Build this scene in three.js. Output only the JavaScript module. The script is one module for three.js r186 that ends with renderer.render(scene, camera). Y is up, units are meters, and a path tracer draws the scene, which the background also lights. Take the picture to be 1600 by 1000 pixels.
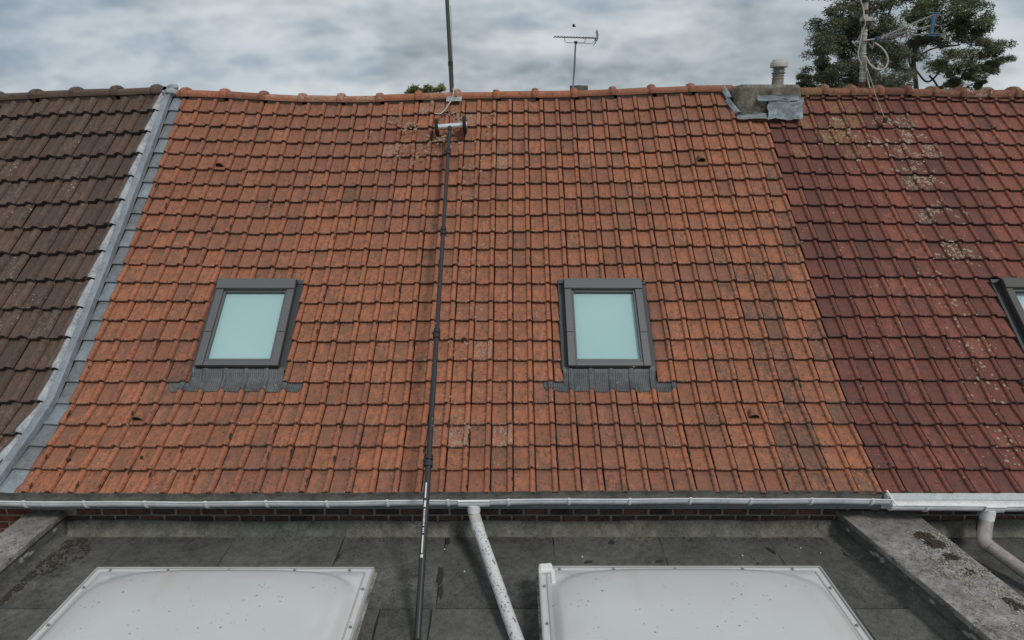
import * as THREE from 'three';
import { mergeGeometries, mergeVertices } from 'three/addons/utils/BufferGeometryUtils.js';
import { RoundedBoxGeometry } from 'three/addons/geometries/RoundedBoxGeometry.js';

// ---------------------------------------------------------------- camera, sky, sun, exposure
const scene = new THREE.Scene();
const P = 0.2583, SP = Math.sin(P), CP = Math.cos(P), CY = 6.565;      // camera pitch and height; the flat roof lies at y = 3
const camera = new THREE.PerspectiveCamera(2 * Math.atan(500 / 1100) * 180 / Math.PI, 1.6, 0.1, 600);
camera.position.set(0, CY, 0); camera.rotation.x = -P; scene.add(camera);

function mulberry(a) { return () => { a |= 0; a = a + 0x6D2B79F5 | 0; let t = Math.imul(a ^ a >>> 15, 1 | a); t = t + Math.imul(t ^ t >>> 7, 61 | t) ^ t; return ((t ^ t >>> 14) >>> 0) / 4294967296; }; }
const rnd = mulberry(20240611);
const R = (a, b) => a + (b - a) * rnd();
function hash(x, y, s = 0) { let h = Math.imul(x, 374761393) + Math.imul(y, 668265263) + Math.imul(s, 2147483647 ^ 1274126177) | 0; h = Math.imul(h ^ h >>> 13, 1274126177); return ((h ^ h >>> 16) >>> 0) / 4294967296; }
function noise(x, y, s = 0) {
  const xi = Math.floor(x), yi = Math.floor(y); let fx = x - xi, fy = y - yi;
  fx = fx * fx * (3 - 2 * fx); fy = fy * fy * (3 - 2 * fy);
  const a = hash(xi, yi, s), b = hash(xi + 1, yi, s), c = hash(xi, yi + 1, s), d = hash(xi + 1, yi + 1, s);
  return a + (b - a) * fx + (c - a) * fy + (a - b - c + d) * fx * fy;
}
function fbm(x, y, o = 4, s = 0) { let v = 0, a = 0.5, t = 0; for (let i = 0; i < o; i++) { v += a * noise(x, y, s + i * 17); t += a; a *= 0.5; x = x * 2.03 + 5.1; y = y * 2.03 + 1.7; } return v / t; }
const clamp = (x, a = 0, b = 1) => Math.min(b, Math.max(a, x));
const sstep = (a, b, x) => { const t = clamp((x - a) / (b - a)); return t * t * (3 - 2 * t); };
const mix = (a, b, t) => a + (b - a) * t;

{ // an overcast sky: one cloud deck seen in perspective, grey and white with bluish thin places
  const W = 2048, H = 1024, d = new Float32Array(W * H * 4);
  for (let j = 0; j < H; j++) {
    const el = ((j + 0.5) / H - 0.5) * Math.PI, y = Math.sin(el), c = Math.cos(el);
    for (let i = 0; i < W; i++) {
      const ph = ((i + 0.5) / W - 0.5) * 2 * Math.PI, dx = Math.cos(ph) * c, dz = Math.sin(ph) * c;
      const k = 1 / (Math.max(y, -0.02) + 0.34), u = dx * k * 2.3 + 3.1, v = dz * k * 2.3 + 7.7;
      const w = fbm(u * 1.6, v * 1.6, 4, 91), w2 = fbm(u * 1.6 + 31, v * 1.6 + 7, 4, 92);
      const big = fbm(u * 0.7 + w * 0.4, v * 1.3 + w2 * 0.3, 4, 3), puff = 1 - Math.abs(2 * fbm(u * 2.4 + w * 1.1, v * 3.2 + w2 * 1.1, 7, 40) - 1), puff2 = 1 - Math.abs(2 * fbm(u * 6 + w2 * 1.4, v * 8 + w * 1.4, 6, 70) - 1), mid = fbm(u * 1.5, v * 2.6, 5, 55);
      const t = clamp(0.63 + (big - 0.5) * 1.5 + (mid - 0.5) * 0.85 + (puff - 0.8) * 0.6 + (puff2 - 0.8) * 0.28 + (fbm(u * 15 + w * 3, v * 19 + w2 * 3, 4, 77) - 0.5) * 0.2);
      const thin = sstep(0.50, 0.70, fbm(u * 0.6 - 4.2, v * 0.8 + 9, 4, 120)) * 0.5 * (1 - 0.6 * t);
      let r = mix(0.25, 0.63, t), g = mix(0.30, 0.68, t), b = mix(0.34, 0.71, t);
      r = mix(r, 0.17, thin); g = mix(g, 0.28, thin); b = mix(b, 0.42, thin);
      if (y < -0.02) { r = 0.16; g = 0.16; b = 0.15; }
      const o = (j * W + i) * 4; d[o] = r * 0.78; d[o + 1] = g * 0.78; d[o + 2] = b * 0.78; d[o + 3] = 1;
    }
  }
  const t = new THREE.DataTexture(d, W, H, THREE.RGBAFormat, THREE.FloatType);
  t.mapping = THREE.EquirectangularReflectionMapping; t.magFilter = THREE.LinearFilter; t.minFilter = THREE.LinearFilter; t.colorSpace = THREE.LinearSRGBColorSpace; t.needsUpdate = true;
  scene.background = t; scene.environment = t;
}
const sun = new THREE.DirectionalLight(new THREE.Color(1, 0.965, 0.91), 1.5);
sun.position.set(6.5, 16, 1.5); sun.target.position.set(0, 4, -7); sun.castShadow = true; sun.shadow.radius = 21;
sun.shadow.mapSize.set(4096, 4096); Object.assign(sun.shadow.camera, { left: -14, right: 14, top: 14, bottom: -14, near: 0.5, far: 60 });
scene.add(sun, sun.target);
const renderer = new THREE.WebGLRenderer({ antialias: true });
renderer.setSize(1024, 640); renderer.shadowMap.enabled = true;
renderer.toneMapping = THREE.LinearToneMapping; renderer.toneMappingExposure = 1.27; renderer.outputColorSpace = THREE.SRGBColorSpace;

// ---------------------------------------------------------------- helpers
const V = (x, y, z) => new THREE.Vector3(x, y, z);
function at(px, py, fwd) { const cx = (px - 800) / 1100, cy = (500 - py) / 1100, t = fwd / (CP + cy * SP); return V(cx * t, CY + (-SP + cy * CP) * t, -fwd); }
function onLevel(px, py, y) { const cx = (px - 800) / 1100, cy = (500 - py) / 1100, t = (y - CY) / (-SP + cy * CP); return V(cx * t, y, -t * (CP + cy * SP)); }
const taken = new Map();
function numbered(n) { const k = taken.get(n) || 0; taken.set(n, k + 1); return k ? n + '_' + String(k).padStart(3, '0') : n; }
function prep(g) { let q = g.index ? g.toNonIndexed() : g; for (const k of Object.keys(q.attributes)) if (!['position', 'normal', 'uv'].includes(k)) q.deleteAttribute(k); if (!q.attributes.uv) q.setAttribute('uv', new THREE.BufferAttribute(new Float32Array(q.attributes.position.count * 2), 2)); if (!q.attributes.normal) q.computeVertexNormals(); return q; }
const join = (l) => Array.isArray(l) ? (l.length === 1 ? l[0] : mergeGeometries(l.map(prep), false)) : l;
function mesh(name, g, m, parent) { const o = new THREE.Mesh(join(g), m); o.castShadow = o.receiveShadow = true; o.name = parent === scene ? numbered(name) : name; parent.add(o); return o; }
function tag(o, label, category, group, kind) { o.userData.label = label; if (category) o.userData.category = category; if (group) o.userData.group = group; if (kind) o.userData.kind = kind; return o; }
function thing(name, label, category, group, pos) { const o = new THREE.Group(); o.name = numbered(name); scene.add(o); if (pos) o.position.copy(pos); return tag(o, label, category, group); }
function box(w, h, d, x, y, z, r = 0) { const g = r ? new RoundedBoxGeometry(w, h, d, 2, r) : new THREE.BoxGeometry(w, h, d); return g.translate(x, y, z); }
function rod(a, b, r0, r1 = r0, n = 10) { const d = b.clone().sub(a), l = d.length(), g = new THREE.CylinderGeometry(r1, r0, l, n); g.translate(0, l / 2, 0); g.applyQuaternion(new THREE.Quaternion().setFromUnitVectors(V(0, 1, 0), d.normalize())); return g.translate(a.x, a.y, a.z); }
function tube(pts, r, n = 40, k = 8) { return new THREE.TubeGeometry(new THREE.CatmullRomCurve3(pts, false, 'centripetal'), n, r, k, false); }
function grid(nu, nv, f, uv) { // f(i/nu, j/nv) -> Vector3
  const p = [], t = [], ix = [];
  for (let j = 0; j <= nv; j++) for (let i = 0; i <= nu; i++) { const q = f(i / nu, j / nv); p.push(q.x, q.y, q.z); const w = uv ? uv(i / nu, j / nv) : [i / nu, j / nv]; t.push(w[0], w[1]); }
  for (let j = 0; j < nv; j++) for (let i = 0; i < nu; i++) { const a = j * (nu + 1) + i, b = a + 1, c = a + nu + 2, e = a + nu + 1; ix.push(a, b, c, a, c, e); }
  const g = new THREE.BufferGeometry(); g.setAttribute('position', new THREE.Float32BufferAttribute(p, 3)); g.setAttribute('uv', new THREE.Float32BufferAttribute(t, 2)); g.setIndex(ix); g.computeVertexNormals(); return g;
}
function boxUV(g, s = 1) { // uv in metres from the dominant axis of each face, in object space
  const q = g.index ? g.toNonIndexed() : g; q.computeVertexNormals(); const p = q.attributes.position, n = q.attributes.normal, uv = new Float32Array(p.count * 2);
  for (let i = 0; i < p.count; i++) { const a = Math.abs(n.getX(i)), b = Math.abs(n.getY(i)), c = Math.abs(n.getZ(i)); const X = p.getX(i), Y = p.getY(i), Z = p.getZ(i); let u, v; if (b >= a && b >= c) { u = X; v = Z; } else if (a >= c) { u = Z; v = Y; } else { u = X; v = Y; } uv[2 * i] = u * s; uv[2 * i + 1] = v * s; }
  q.setAttribute('uv', new THREE.BufferAttribute(uv, 2)); return q;
}
const toS = (c) => { c = clamp(c); return 255 * (c <= 0.0031308 ? c * 12.92 : 1.055 * Math.pow(c, 1 / 2.4) - 0.055); };
function tex(W, H, f, colour = true) { // f(x, y) -> [r, g, b] linear or a height
  const d = new Uint8Array(W * H * 4);
  for (let y = 0; y < H; y++) for (let x = 0; x < W; x++) { const c = f(x, y), o = (y * W + x) * 4; if (colour) { d[o] = toS(c[0]); d[o + 1] = toS(c[1]); d[o + 2] = toS(c[2]); } else d[o] = d[o + 1] = d[o + 2] = 255 * clamp(c); d[o + 3] = 255; }
  const t = new THREE.DataTexture(d, W, H); t.magFilter = THREE.LinearFilter; t.minFilter = THREE.LinearMipmapLinearFilter; t.generateMipmaps = true; t.wrapS = t.wrapT = THREE.RepeatWrapping; if (colour) t.colorSpace = THREE.SRGBColorSpace; t.needsUpdate = true; return t;
}
function stamps(S, n, seed, r0, r1, stretch = 1, clumps = 0) { // a mask of round specks that wraps round
  const m = new Float32Array(S * S), q = mulberry(seed); let cx = 0, cy = 0;
  for (let i = 0; i < n; i++) { if (!clumps || q() > clumps) { cx = q() * S; cy = q() * S; } else { cx += (q() - 0.5) * S * 0.06; cy += (q() - 0.5) * S * 0.06; } const r = r0 + (r1 - r0) * Math.pow(q(), 3), a = 0.4 + 0.6 * q(), e = 0.7 + 0.6 * q();
    for (let y = -Math.ceil(r * 1.5) - 1; y <= r * 1.5 + 1; y++) for (let x = -Math.ceil(r * 1.5 * stretch) - 1; x <= r * 1.5 * stretch + 1; x++) { const d = Math.hypot(x / e / stretch, y * e) / r, k = a * (1 - sstep(0.7, 1.15, d)); if (k > 0) { const o = ((Math.floor(cy) + y + 4 * S) % S) * S + (Math.floor(cx) + x + 4 * S) % S; m[o] = Math.max(m[o], k); } } }
  return m;
}
const std = (r, g, b, rough = 0.8, extra = {}) => new THREE.MeshStandardMaterial({ color: new THREE.Color().setRGB(r, g, b), roughness: rough, ...extra });

// ---------------------------------------------------------------- the roof surface (metres along the eaves, metres up the slope)
const GA = 0.24595, KV = 4 * GA, KF = 6.4793, KU = -2.5580, LOW = 0.5608;
function profile(v) { if (v <= KV) { const s = v - KV; return [KF + s * Math.cos(LOW), KU + s * Math.sin(LOW)]; } const s = v - KV, a = 0.7048 + 0.00921 * s; return [KF + s * Math.cos(a), KU + s * Math.sin(a)]; }
function table(t) { return (x) => { if (x <= t[0][0]) return t[0][1]; for (let i = 1; i < t.length; i++) if (x <= t[i][0]) { const k = (x - t[i - 1][0]) / (t[i][0] - t[i - 1][0]); return mix(t[i - 1][1], t[i][1], k * k * (3 - 2 * k)); } return t[t.length - 1][1]; }; }
const sagMid = table([[-4.4, 0.035], [-3.76, 0.008], [-3.2, -0.025], [-2.6, -0.042], [-2.1, -0.04], [-1.6, -0.025], [-0.7, 0], [0.4, 0.017], [1.4, 0.042], [2.43, 0.085], [2.9, 0.1], [3.4, 0.08]]);
const sagRight = table([[3.2, 0.06], [4, 0.045], [6.6, 0.018], [9, 0.01]]);
const sagLeft = table([[-9, -0.06], [-6.8, -0.035], [-5.6, 0.012], [-4.6, 0.058], [-4.2, 0.06]]);
const VR = 5.5;                                              // the ridge
function roofPoint(x, v, n = 0, sag = sagMid) {
  const a = profile(v - 0.02), b = profile(v + 0.02), q = profile(v), l = Math.hypot(b[0] - a[0], b[1] - a[1]);
  const tf = (b[0] - a[0]) / l, tu = (b[1] - a[1]) / l, k = clamp(v / VR, 0, 1.1);
  return V(x, CY + q[1] + n * tf + sag(x) * Math.pow(k, 1.4) + 0.006 * Math.sin(x * 2.3 + v * 1.7), -(q[0] - n * tu));
}
function roofFrame(x, v, dv = GA, sag = sagMid, n = 0) { // matrix whose axes are along the eaves, up the slope and out of the roof
  const a = roofPoint(x, v, n, sag), b = roofPoint(x, v + dv, n, sag), c = roofPoint(x + 0.2, v, n, sag);
  const ey = b.clone().sub(a).normalize(), ex0 = c.sub(a).normalize(), ez = ex0.clone().cross(ey).normalize(), ex = ey.clone().cross(ez);
  return new THREE.Matrix4().makeBasis(ex, ey, ez).setPosition(a);
}
function place(o, m) { m.decompose(o.position, o.quaternion, o.scale); return o; }

// ---------------------------------------------------------------- tile materials: 64 different tiles on one sheet
const CELLS = 8, CP_ = 128;
function tileSheet(tones, seed, o) {
  const S = CELLS * CP_, rr = mulberry(seed), cell = [];
  for (let c = 0; c < 64; c++) { const h = tones.length / 2, t = tones[c < 20 ? Math.floor(rr() * h) : c < 40 ? Math.floor(h + rr() * h) : Math.floor(rr() * tones.length)], k = 0.92 + 0.16 * rr(); cell.push({ c: t.map((q) => q * k), kind: c < 40 ? 0 : c < 48 ? 1 : c < 56 ? 2 : 3, ox: rr() * 500, oy: rr() * 500, pat: 0.25 + 0.75 * rr() }); }
  const H = new Float32Array(S * S);
  const map = tex(S, S, (x, y) => {
    const q = cell[Math.floor(y / CP_) * CELLS + Math.floor(x / CP_)], u = (x % CP_) / CP_, v = (y % CP_) / CP_, X = u * 5 + q.ox, Y = v * 6 + q.oy;
    const blot = fbm(X, Y, 4, seed), grain = hash(x, y, seed), pit = noise(x * 0.55, y * 0.55, seed + 5), f2 = fbm(X * 4, Y * 4, 3, seed + 9);
    const mid = noise(x * 0.32, y * 0.32, seed + 3); let k = 0.8 + 0.42 * blot + (grain - 0.5) * 0.34 + (f2 - 0.5) * 0.45 + (mid - 0.5) * 0.22;
    let c = q.c.map((z) => z * k);
    const put = (col, a) => { a = clamp(a); c = c.map((z, i) => mix(z, col[i] * (0.8 + 0.4 * grain), a)); };
    const film = sstep(0.40, 0.64, fbm(X * 1.1 + 9, Y * 0.8, 4, seed + 20) - (u > 0.69 ? 0.16 : -0.05)) * q.pat; put(o.film, film * 0.72);   // brown film in ragged patches, thinner on the roll
    if (pit > 0.82) put(o.pit, (pit - 0.82) * 4.5);                                                              // pores and black lichen dots
    const spot = noise(X * 5, Y * 5, seed + 33);
    if (spot > (q.kind === 1 ? 0.875 : 0.945)) put(o.spot, (spot - (q.kind === 1 ? 0.875 : 0.945)) * 9);
    const edge = fbm(u * 16 + q.ox, v * 9, 3, seed + 66); put(o.pit, sstep(0.0, 0.05, 0.075 + (edge - 0.5) * 0.16 - v) * 0.85);   // ragged black band and white crumbs along the lower edge
    if (v < 0.13 && noise(u * 30 + q.ox, v * 30, seed + 71) > (o.crumbs || 0.87)) put(o.spot, 0.5);
    const jo = fbm(u * 9 + q.oy, v * 14 + q.ox, 3, seed + 81); put(o.pit, sstep(0.5, 0.66, jo + 0.14 * Math.exp(-Math.pow((u - 0.66) / 0.035, 2)) + 0.2 * Math.exp(-Math.pow((u - 0.02) / 0.04, 2)) - 0.15) * 0.6);   // ragged black, mostly in the joints and at the foot of the roll
    if (q.kind === 2) put(o.crust, sstep(0.50, 0.60, fbm(X * 3.6, Y * 3.6, 4, seed + 44) * 0.75 + 0.25 * blot) * (0.35 + 0.5 * mid));
    if (q.kind === 3) put(o.odd, sstep(0.42, 0.66, fbm(X * 2.0, Y * 2.0, 5, seed + 55)) * (0.45 + 0.55 * mid));
    H[y * S + x] = clamp(0.5 + (grain - 0.5) * 0.35 + (f2 - 0.5) * 0.7 - (pit > 0.86 ? 0.3 : 0));
    return c;
  });
  const bump = tex(S, S, (x, y) => H[y * S + x], false);
  return new THREE.MeshStandardMaterial({ map, bumpMap: bump, bumpScale: 0.003, roughness: 0.88 });
}
const matOrange = tileSheet([[0.335, 0.122, 0.062], [0.315, 0.115, 0.058], [0.325, 0.123, 0.064], [0.305, 0.11, 0.058], [0.275, 0.101, 0.056], [0.255, 0.097, 0.054], [0.265, 0.104, 0.06], [0.23, 0.09, 0.055]], 11, { film: [0.14, 0.085, 0.06], pit: [0.05, 0.035, 0.028], spot: [0.5, 0.45, 0.38], crust: [0.33, 0.29, 0.24], odd: [0.09, 0.062, 0.048] });
const matRed = tileSheet([[0.225, 0.072, 0.045], [0.205, 0.065, 0.042], [0.215, 0.07, 0.044], [0.155, 0.05, 0.035], [0.135, 0.045, 0.033], [0.17, 0.055, 0.038]], 23, { film: [0.085, 0.042, 0.038], pit: [0.035, 0.025, 0.022], spot: [0.52, 0.48, 0.42], crust: [0.36, 0.33, 0.25], odd: [0.19, 0.14, 0.055], crumbs: 0.93 });
const matDark = tileSheet([[0.105, 0.066, 0.048], [0.098, 0.062, 0.046], [0.092, 0.058, 0.044], [0.085, 0.054, 0.042]], 37, { film: [0.06, 0.046, 0.04], pit: [0.03, 0.024, 0.022], spot: [0.5, 0.46, 0.4], crust: [0.16, 0.12, 0.1], odd: [0.13, 0.07, 0.05], crumbs: 0.93 });

const SECTION = [[0.004, -0.006], [0.008, 0.0], [0.012, 0.0], [0.06, -0.004], [0.12, -0.004], [0.142, -0.001], [0.1445, 0.002], [0.150, 0.017], [0.157, 0.024], [0.171, 0.027], [0.185, 0.024], [0.193, 0.014], [0.1985, -0.002], [0.2, -0.016]];
const WAVE = [[0.003, -0.014], [0.009, 0.0], [0.05, -0.003], [0.09, -0.001], [0.104, 0.006], [0.118, 0.024], [0.135, 0.037], [0.155, 0.041], [0.175, 0.036], [0.192, 0.018], [0.2, -0.006]];
const tileCache = new Map();
function tileShape(kind, W, x0, x1, L, gauge, step, thick, cell) {
  const key = [kind, x0.toFixed(3), x1.toFixed(3), L.toFixed(3), cell].join();
  if (tileCache.has(key)) return tileCache.get(key);
  const src = (kind === 'wave' ? WAVE : SECTION).map(([a, b]) => [a * W / 0.205, b]), pts = [];
  const val = (x) => { for (let i = 1; i < src.length; i++) if (x <= src[i][0]) return mix(src[i - 1][1], src[i][1], (x - src[i - 1][0]) / (src[i][0] - src[i - 1][0])); return src[src.length - 1][1]; };
  if (x0 > src[0][0]) pts.push([x0 + 0.001, val(x0) - thick], [x0, val(x0)]);
  for (const s of src) if (s[0] >= x0 && s[0] <= x1) pts.push(s);
  if (x1 < src[src.length - 1][0]) pts.push([x1, val(x1)], [x1 - 0.001, val(x1) - thick]);
  const rows = [[0.0015, -thick, 0.0], [0, -0.005, 0.02], [0.005, 0, 0.04], [L, -step * L / gauge, Math.min(1, L / (gauge + 0.06))]];
  const cx = cell % CELLS, cy = Math.floor(cell / CELLS), p = [], t = [], ix = [], n = pts.length;
  for (const [y, dz, tv] of rows) for (const [x, z] of pts) { p.push(x, y, z + dz); t.push((cx + 0.03 + 0.94 * clamp(x / W)) / CELLS, (cy + 0.03 + 0.94 * tv) / CELLS); }
  for (let j = 0; j < 3; j++) for (let i = 0; i < n - 1; i++) { const a = j * n + i, b = a + 1, c = a + n + 1, e = a + n; ix.push(a, b, c, a, c, e); }
  const g = new THREE.BufferGeometry(); g.setAttribute('position', new THREE.Float32BufferAttribute(p, 3)); g.setAttribute('uv', new THREE.Float32BufferAttribute(t, 2)); g.setIndex(ix); g.computeVertexNormals();
  tileCache.set(key, g); return g;
}
const halfWidth = (v) => { const q = profile(v); return 800 / 1100 * (q[0] * CP - q[1] * SP); };
// lay rows of tiles; the 300 that show largest become parts of the roof, the rest one part
function layTiles(roof, mat, o) {
  const list = [];
  for (let r = 0; r < o.rows.length; r++) {
    const v = o.rows[r].v, gauge = o.rows[r].g, L = Math.min(gauge + o.lap, VR - 0.03 - v); if (L < 0.05) continue;
    const from = o.left(v), to = o.right(v), wob = R(-0.003, 0.003);
    for (let k = Math.floor((from - o.phase) / o.W) - 1; k * o.W + o.phase < to; k++) {
      const X = o.phase + k * o.W; let spans = [[Math.max(from, X), Math.min(to, X + o.W)]];
      for (const h of o.holes || []) if (v + gauge * 0.5 > h.v0 && v + gauge * 0.5 < h.v1) spans = spans.flatMap(([a, b]) => b <= h.x0 || a >= h.x1 ? [[a, b]] : [[a, Math.min(b, h.x0)], [Math.max(a, h.x1), b]]);
      for (const [a, b] of spans) {
        if (b - a < 0.022) continue;
        const x0 = a - X < 0.004 ? 0 : Math.round((a - X) * 100) / 100, x1 = X + o.W - b < 0.004 ? 1 : Math.round((b - X) * 100) / 100;
        list.push({ X: X + wob + R(-0.0025, 0.0025), v: v + R(-0.004, 0.004) - (rnd() < 0.03 ? R(0.006, 0.016) : 0) + (o.bottomWob ? o.bottomWob(X, v) : 0), x0, x1, L: Math.round(L * 1000) / 1000, gauge, cell: o.pick((a + b) / 2, v), jx: R(-0.009, 0.009), jy: R(-0.008, 0.008), jz: R(-0.011, 0.011), n: R(-0.0015, 0.0025), seen: Math.abs((a + b) / 2) < halfWidth(v) + 0.05 });
      }
    }
  }
  const order = list.slice().sort((a, b) => (b.seen - a.seen) || a.v - b.v || a.X - b.X), rest = [];
  order.forEach((t, i) => {
    const g = tileShape(o.kind, o.W, t.x0, t.x1, t.L, t.gauge, o.step, o.thick, t.cell);
    const m = roofFrame(t.X, t.v, t.gauge, o.sag, o.lift + t.n).multiply(new THREE.Matrix4().makeRotationFromEuler(new THREE.Euler(t.jx, t.jy, t.jz)));
    if (i < 300 && t.seen) place(mesh('tile', g, mat, roof), m); else rest.push(g.clone().applyMatrix4(m));
  });
  if (rest.length) tag(mesh('upper_tiles', rest, mat, roof), 'rows of the same tiles running on up the slope and past the frame', null, null, 'stuff');
}
const matUnder = std(0.03, 0.026, 0.024, 0.95);
function deck(x0, x1, sag, parent) { // roof boards: front slope, apex and back slope, with thickness
  const vs = [0.03, KV, 2, 3, 4, VR]; const top = [], n = 16, parts = [];
  parts.push(grid(n, vs.length - 1, (a, b) => roofPoint(mix(x0, x1, a), vs[Math.round(b * (vs.length - 1))], -0.075, sag)));
  const ap = (x) => roofPoint(x, VR, -0.075, sag);
  parts.push(grid(n, 1, (a, b) => { const q = ap(mix(x0, x1, a)); return b < 0.5 ? q : V(q.x, q.y - 3.55, q.z - 3.9); }));
  parts.push(grid(1, n, (a, b) => { const q = roofPoint(mix(x0, x1, b), 0.03, -0.075, sag); return a < 0.5 ? q : V(q.x, q.y - 0.06, q.z - 0.02); }));
  return mesh('roof', parts, matUnder, parent);
}
// ridge tiles
function ridgeTile(len, hw, h, collar, cell, rough = 0) {
  const st = [[0, 1.0], [0.02, 1.0], [len - 0.09, 1.0], [len - 0.085, 1 + collar * 0.8], [len - 0.06, 1 + collar], [len - 0.03, 1 + collar], [len - 0.008, 1 + collar * 0.75], [len, 1.0]], n = 14, cx = cell % CELLS, cy = Math.floor(cell / CELLS);
  const outer = (a, b) => { const s = st[Math.round(b * (st.length - 1))], an = Math.PI * (a * 1.0), k = s[1]; const c = -Math.cos(an), y = Math.pow(Math.max(0, Math.sin(an)), 0.75); return V(s[0], h * k * y + (k - 1) * 0.02 + rough * (noise(s[0] * 30, a * 9, cell) - 0.5), -hw * c * (0.5 + 0.5 * k) * -1); };
  const g = grid(n, st.length - 1, outer, (a, b) => [(cx + 0.05 + 0.9 * a) / CELLS, (cy + 0.05 + 0.9 * st[Math.round(b * (st.length - 1))][0] / len) / CELLS]);
  const side = (sg) => grid(1, st.length - 1, (a, b) => { const q = st[Math.round(b * (st.length - 1))]; return V(q[0], a < 0.5 ? (q[1] - 1) * 0.02 : -0.02, sg * hw * (0.5 + 0.5 * q[1])); }), skirt = side(1), skirt2 = side(-1);
  for (const s of [skirt, skirt2]) { const uv = s.attributes.uv; for (let i = 0; i < uv.count; i++) uv.setXY(i, (cx + 0.1 + 0.1 * uv.getX(i)) / CELLS, (cy + 0.05 + 0.9 * uv.getY(i)) / CELLS); }
  return join([g, skirt, skirt2]);
}
const matMortar = std(0.16, 0.125, 0.10, 0.95);
function layRidge(roof, mat, x0, x1, pitch, start, sag, hw, h, collar, pick, lift) {
  const mort = [];
  for (let x = start; x < x1; x += pitch) {
    if (x + pitch < x0 + 0.05) continue;
    const xa = Math.max(x, x0), xb = Math.min(x + pitch, x1), l = xb - xa; if (l < 0.06) continue;
    const a = roofPoint(xa, VR, lift, sag), b = roofPoint(xb, VR, lift, sag), cut = xb < x + pitch - 0.01, o = mesh('ridge_tile', ridgeTile(l + 0.012, hw, h * R(0.97, 1.04), cut ? 0.02 : collar, pick(x), 0.004), mat, roof);
    o.position.set(a.x, a.y + R(-0.004, 0.004), a.z + R(-0.004, 0.004)); o.rotation.z = Math.atan2(b.y - a.y, l) + R(-0.008, 0.008); o.rotation.x = R(-0.03, 0.03);
    const m = box(l + 0.05, 0.14, hw * 1.45, 0, -0.062 - 0.004 * (mort.length % 2), 0); m.rotateZ(Math.atan2(b.y - a.y, l)); mort.push(m.translate((xa + xb) / 2, (a.y + b.y) / 2, a.z));
  }
  mesh('ridge_mortar', mort, matMortar, roof);
}
// ---------------------------------------------------------------- common materials
const feltTex = (seed, base, amp) => tex(512, 512, (x, y) => { const X = x / 512 * 8, Y = y / 512 * 8; const pn = (a, f, s) => { const u = x / 512 * f, v = y / 512 * f; const w = sstep(0, 1, x / 512), w2 = sstep(0, 1, y / 512); return mix(mix(noise(u, v, s), noise(u - f, v, s), w), mix(noise(u, v - f, s), noise(u - f, v - f, s), w), w2); }; const g = hash(x, y, seed), b = pn(0, 6, seed), c = pn(0, 24, seed + 1), d = pn(0, 90, seed + 2); const k = 1 + amp * ((b - 0.5) * 0.9 + (c - 0.5) * 0.8 + (d - 0.5) * 0.9 + (g - 0.5) * 1.1); return base.map((z) => z * k); });
const grit = tex(512, 512, (x, y) => 0.5 + (hash(x, y, 4) - 0.5) * 0.6 + (noise(x / 4, y / 4, 8) - 0.5) * 0.7, false);
function felt(seed, base, amp = 0.75, rep = 1, rough = 0.93) { const t = feltTex(seed, base, amp); t.repeat.set(rep, rep); const b = grit.clone(); b.repeat.set(rep * 1.4, rep * 1.4); b.needsUpdate = true; return new THREE.MeshStandardMaterial({ map: t, bumpMap: b, bumpScale: 0.003, roughness: rough }); }
const matFelt = [felt(51, [0.084, 0.083, 0.075]), felt(52, [0.093, 0.092, 0.082]), felt(53, [0.076, 0.075, 0.068])];
const matFeltGrey = [felt(55, [0.115, 0.115, 0.098], 0.7), felt(56, [0.095, 0.10, 0.088], 0.7), felt(57, [0.13, 0.125, 0.105], 0.7)];
const matBitumen = felt(58, [0.020, 0.020, 0.019], 0.5, 1, 0.75);
const matConcrete = felt(61, [0.235, 0.222, 0.212], 0.9, 1.2), matConcrete2 = felt(62, [0.185, 0.174, 0.165], 0.9, 1.2);
const matRender = felt(63, [0.16, 0.147, 0.115], 1.1, 1.6);
const matZinc = felt(64, [0.225, 0.255, 0.285], 0.35, 0.8, 0.55); matZinc.bumpScale = 0.0008; matZinc.metalness = 0.25;
const matZincDull = felt(65, [0.17, 0.185, 0.195], 0.45, 0.9, 0.6); matZincDull.bumpScale = 0.0008; matZincDull.metalness = 0.2;
const matLead = felt(66, [0.36, 0.385, 0.41], 0.7, 1.5, 0.65);
const matAnthra = std(0.115, 0.115, 0.117, 0.5, { metalness: 0.2 }), matAnthraDark = std(0.028, 0.029, 0.031, 0.55), matAnthraFlash = std(0.052, 0.057, 0.063, 0.55, { metalness: 0.3 });
const matHoodShade = std(0.012, 0.012, 0.012, 0.8);
const matApron = felt(67, [0.10, 0.107, 0.112], 0.5, 1, 0.6); matApron.bumpScale = 0.0006; matApron.metalness = 0.2;
const matZinc2 = matZinc, matPole = std(0.022, 0.024, 0.027, 0.4), matPVC2 = felt(74, [0.55, 0.55, 0.50], 0.3, 1, 0.4), matLeadBlue = felt(68, [0.23, 0.27, 0.30], 0.9, 2, 0.6);
const matGrimeShade = felt(85, [0.10, 0.10, 0.092], 0.9, 1.5);  // gutter inside: dirt tone with the shadow under the tiles painted in
const matPVC = felt(71, [0.68, 0.70, 0.71], 0.25, 1, 0.38); matPVC.bumpScale = 0.0003;
const matWhite = felt(72, [0.60, 0.62, 0.62], 0.3, 1, 0.5); matWhite.bumpScale = 0.0004;
const matBrown = felt(73, [0.29, 0.25, 0.235], 0.5, 1, 0.5); matBrown.bumpScale = 0.0004;
const matBlack = std(0.018, 0.018, 0.02, 0.55), matRubber = std(0.014, 0.014, 0.015, 0.9), matAlu = std(0.78, 0.79, 0.8, 0.3, { metalness: 0.75 }), matSteel = std(0.30, 0.30, 0.30, 0.5, { metalness: 0.6 });
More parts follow.
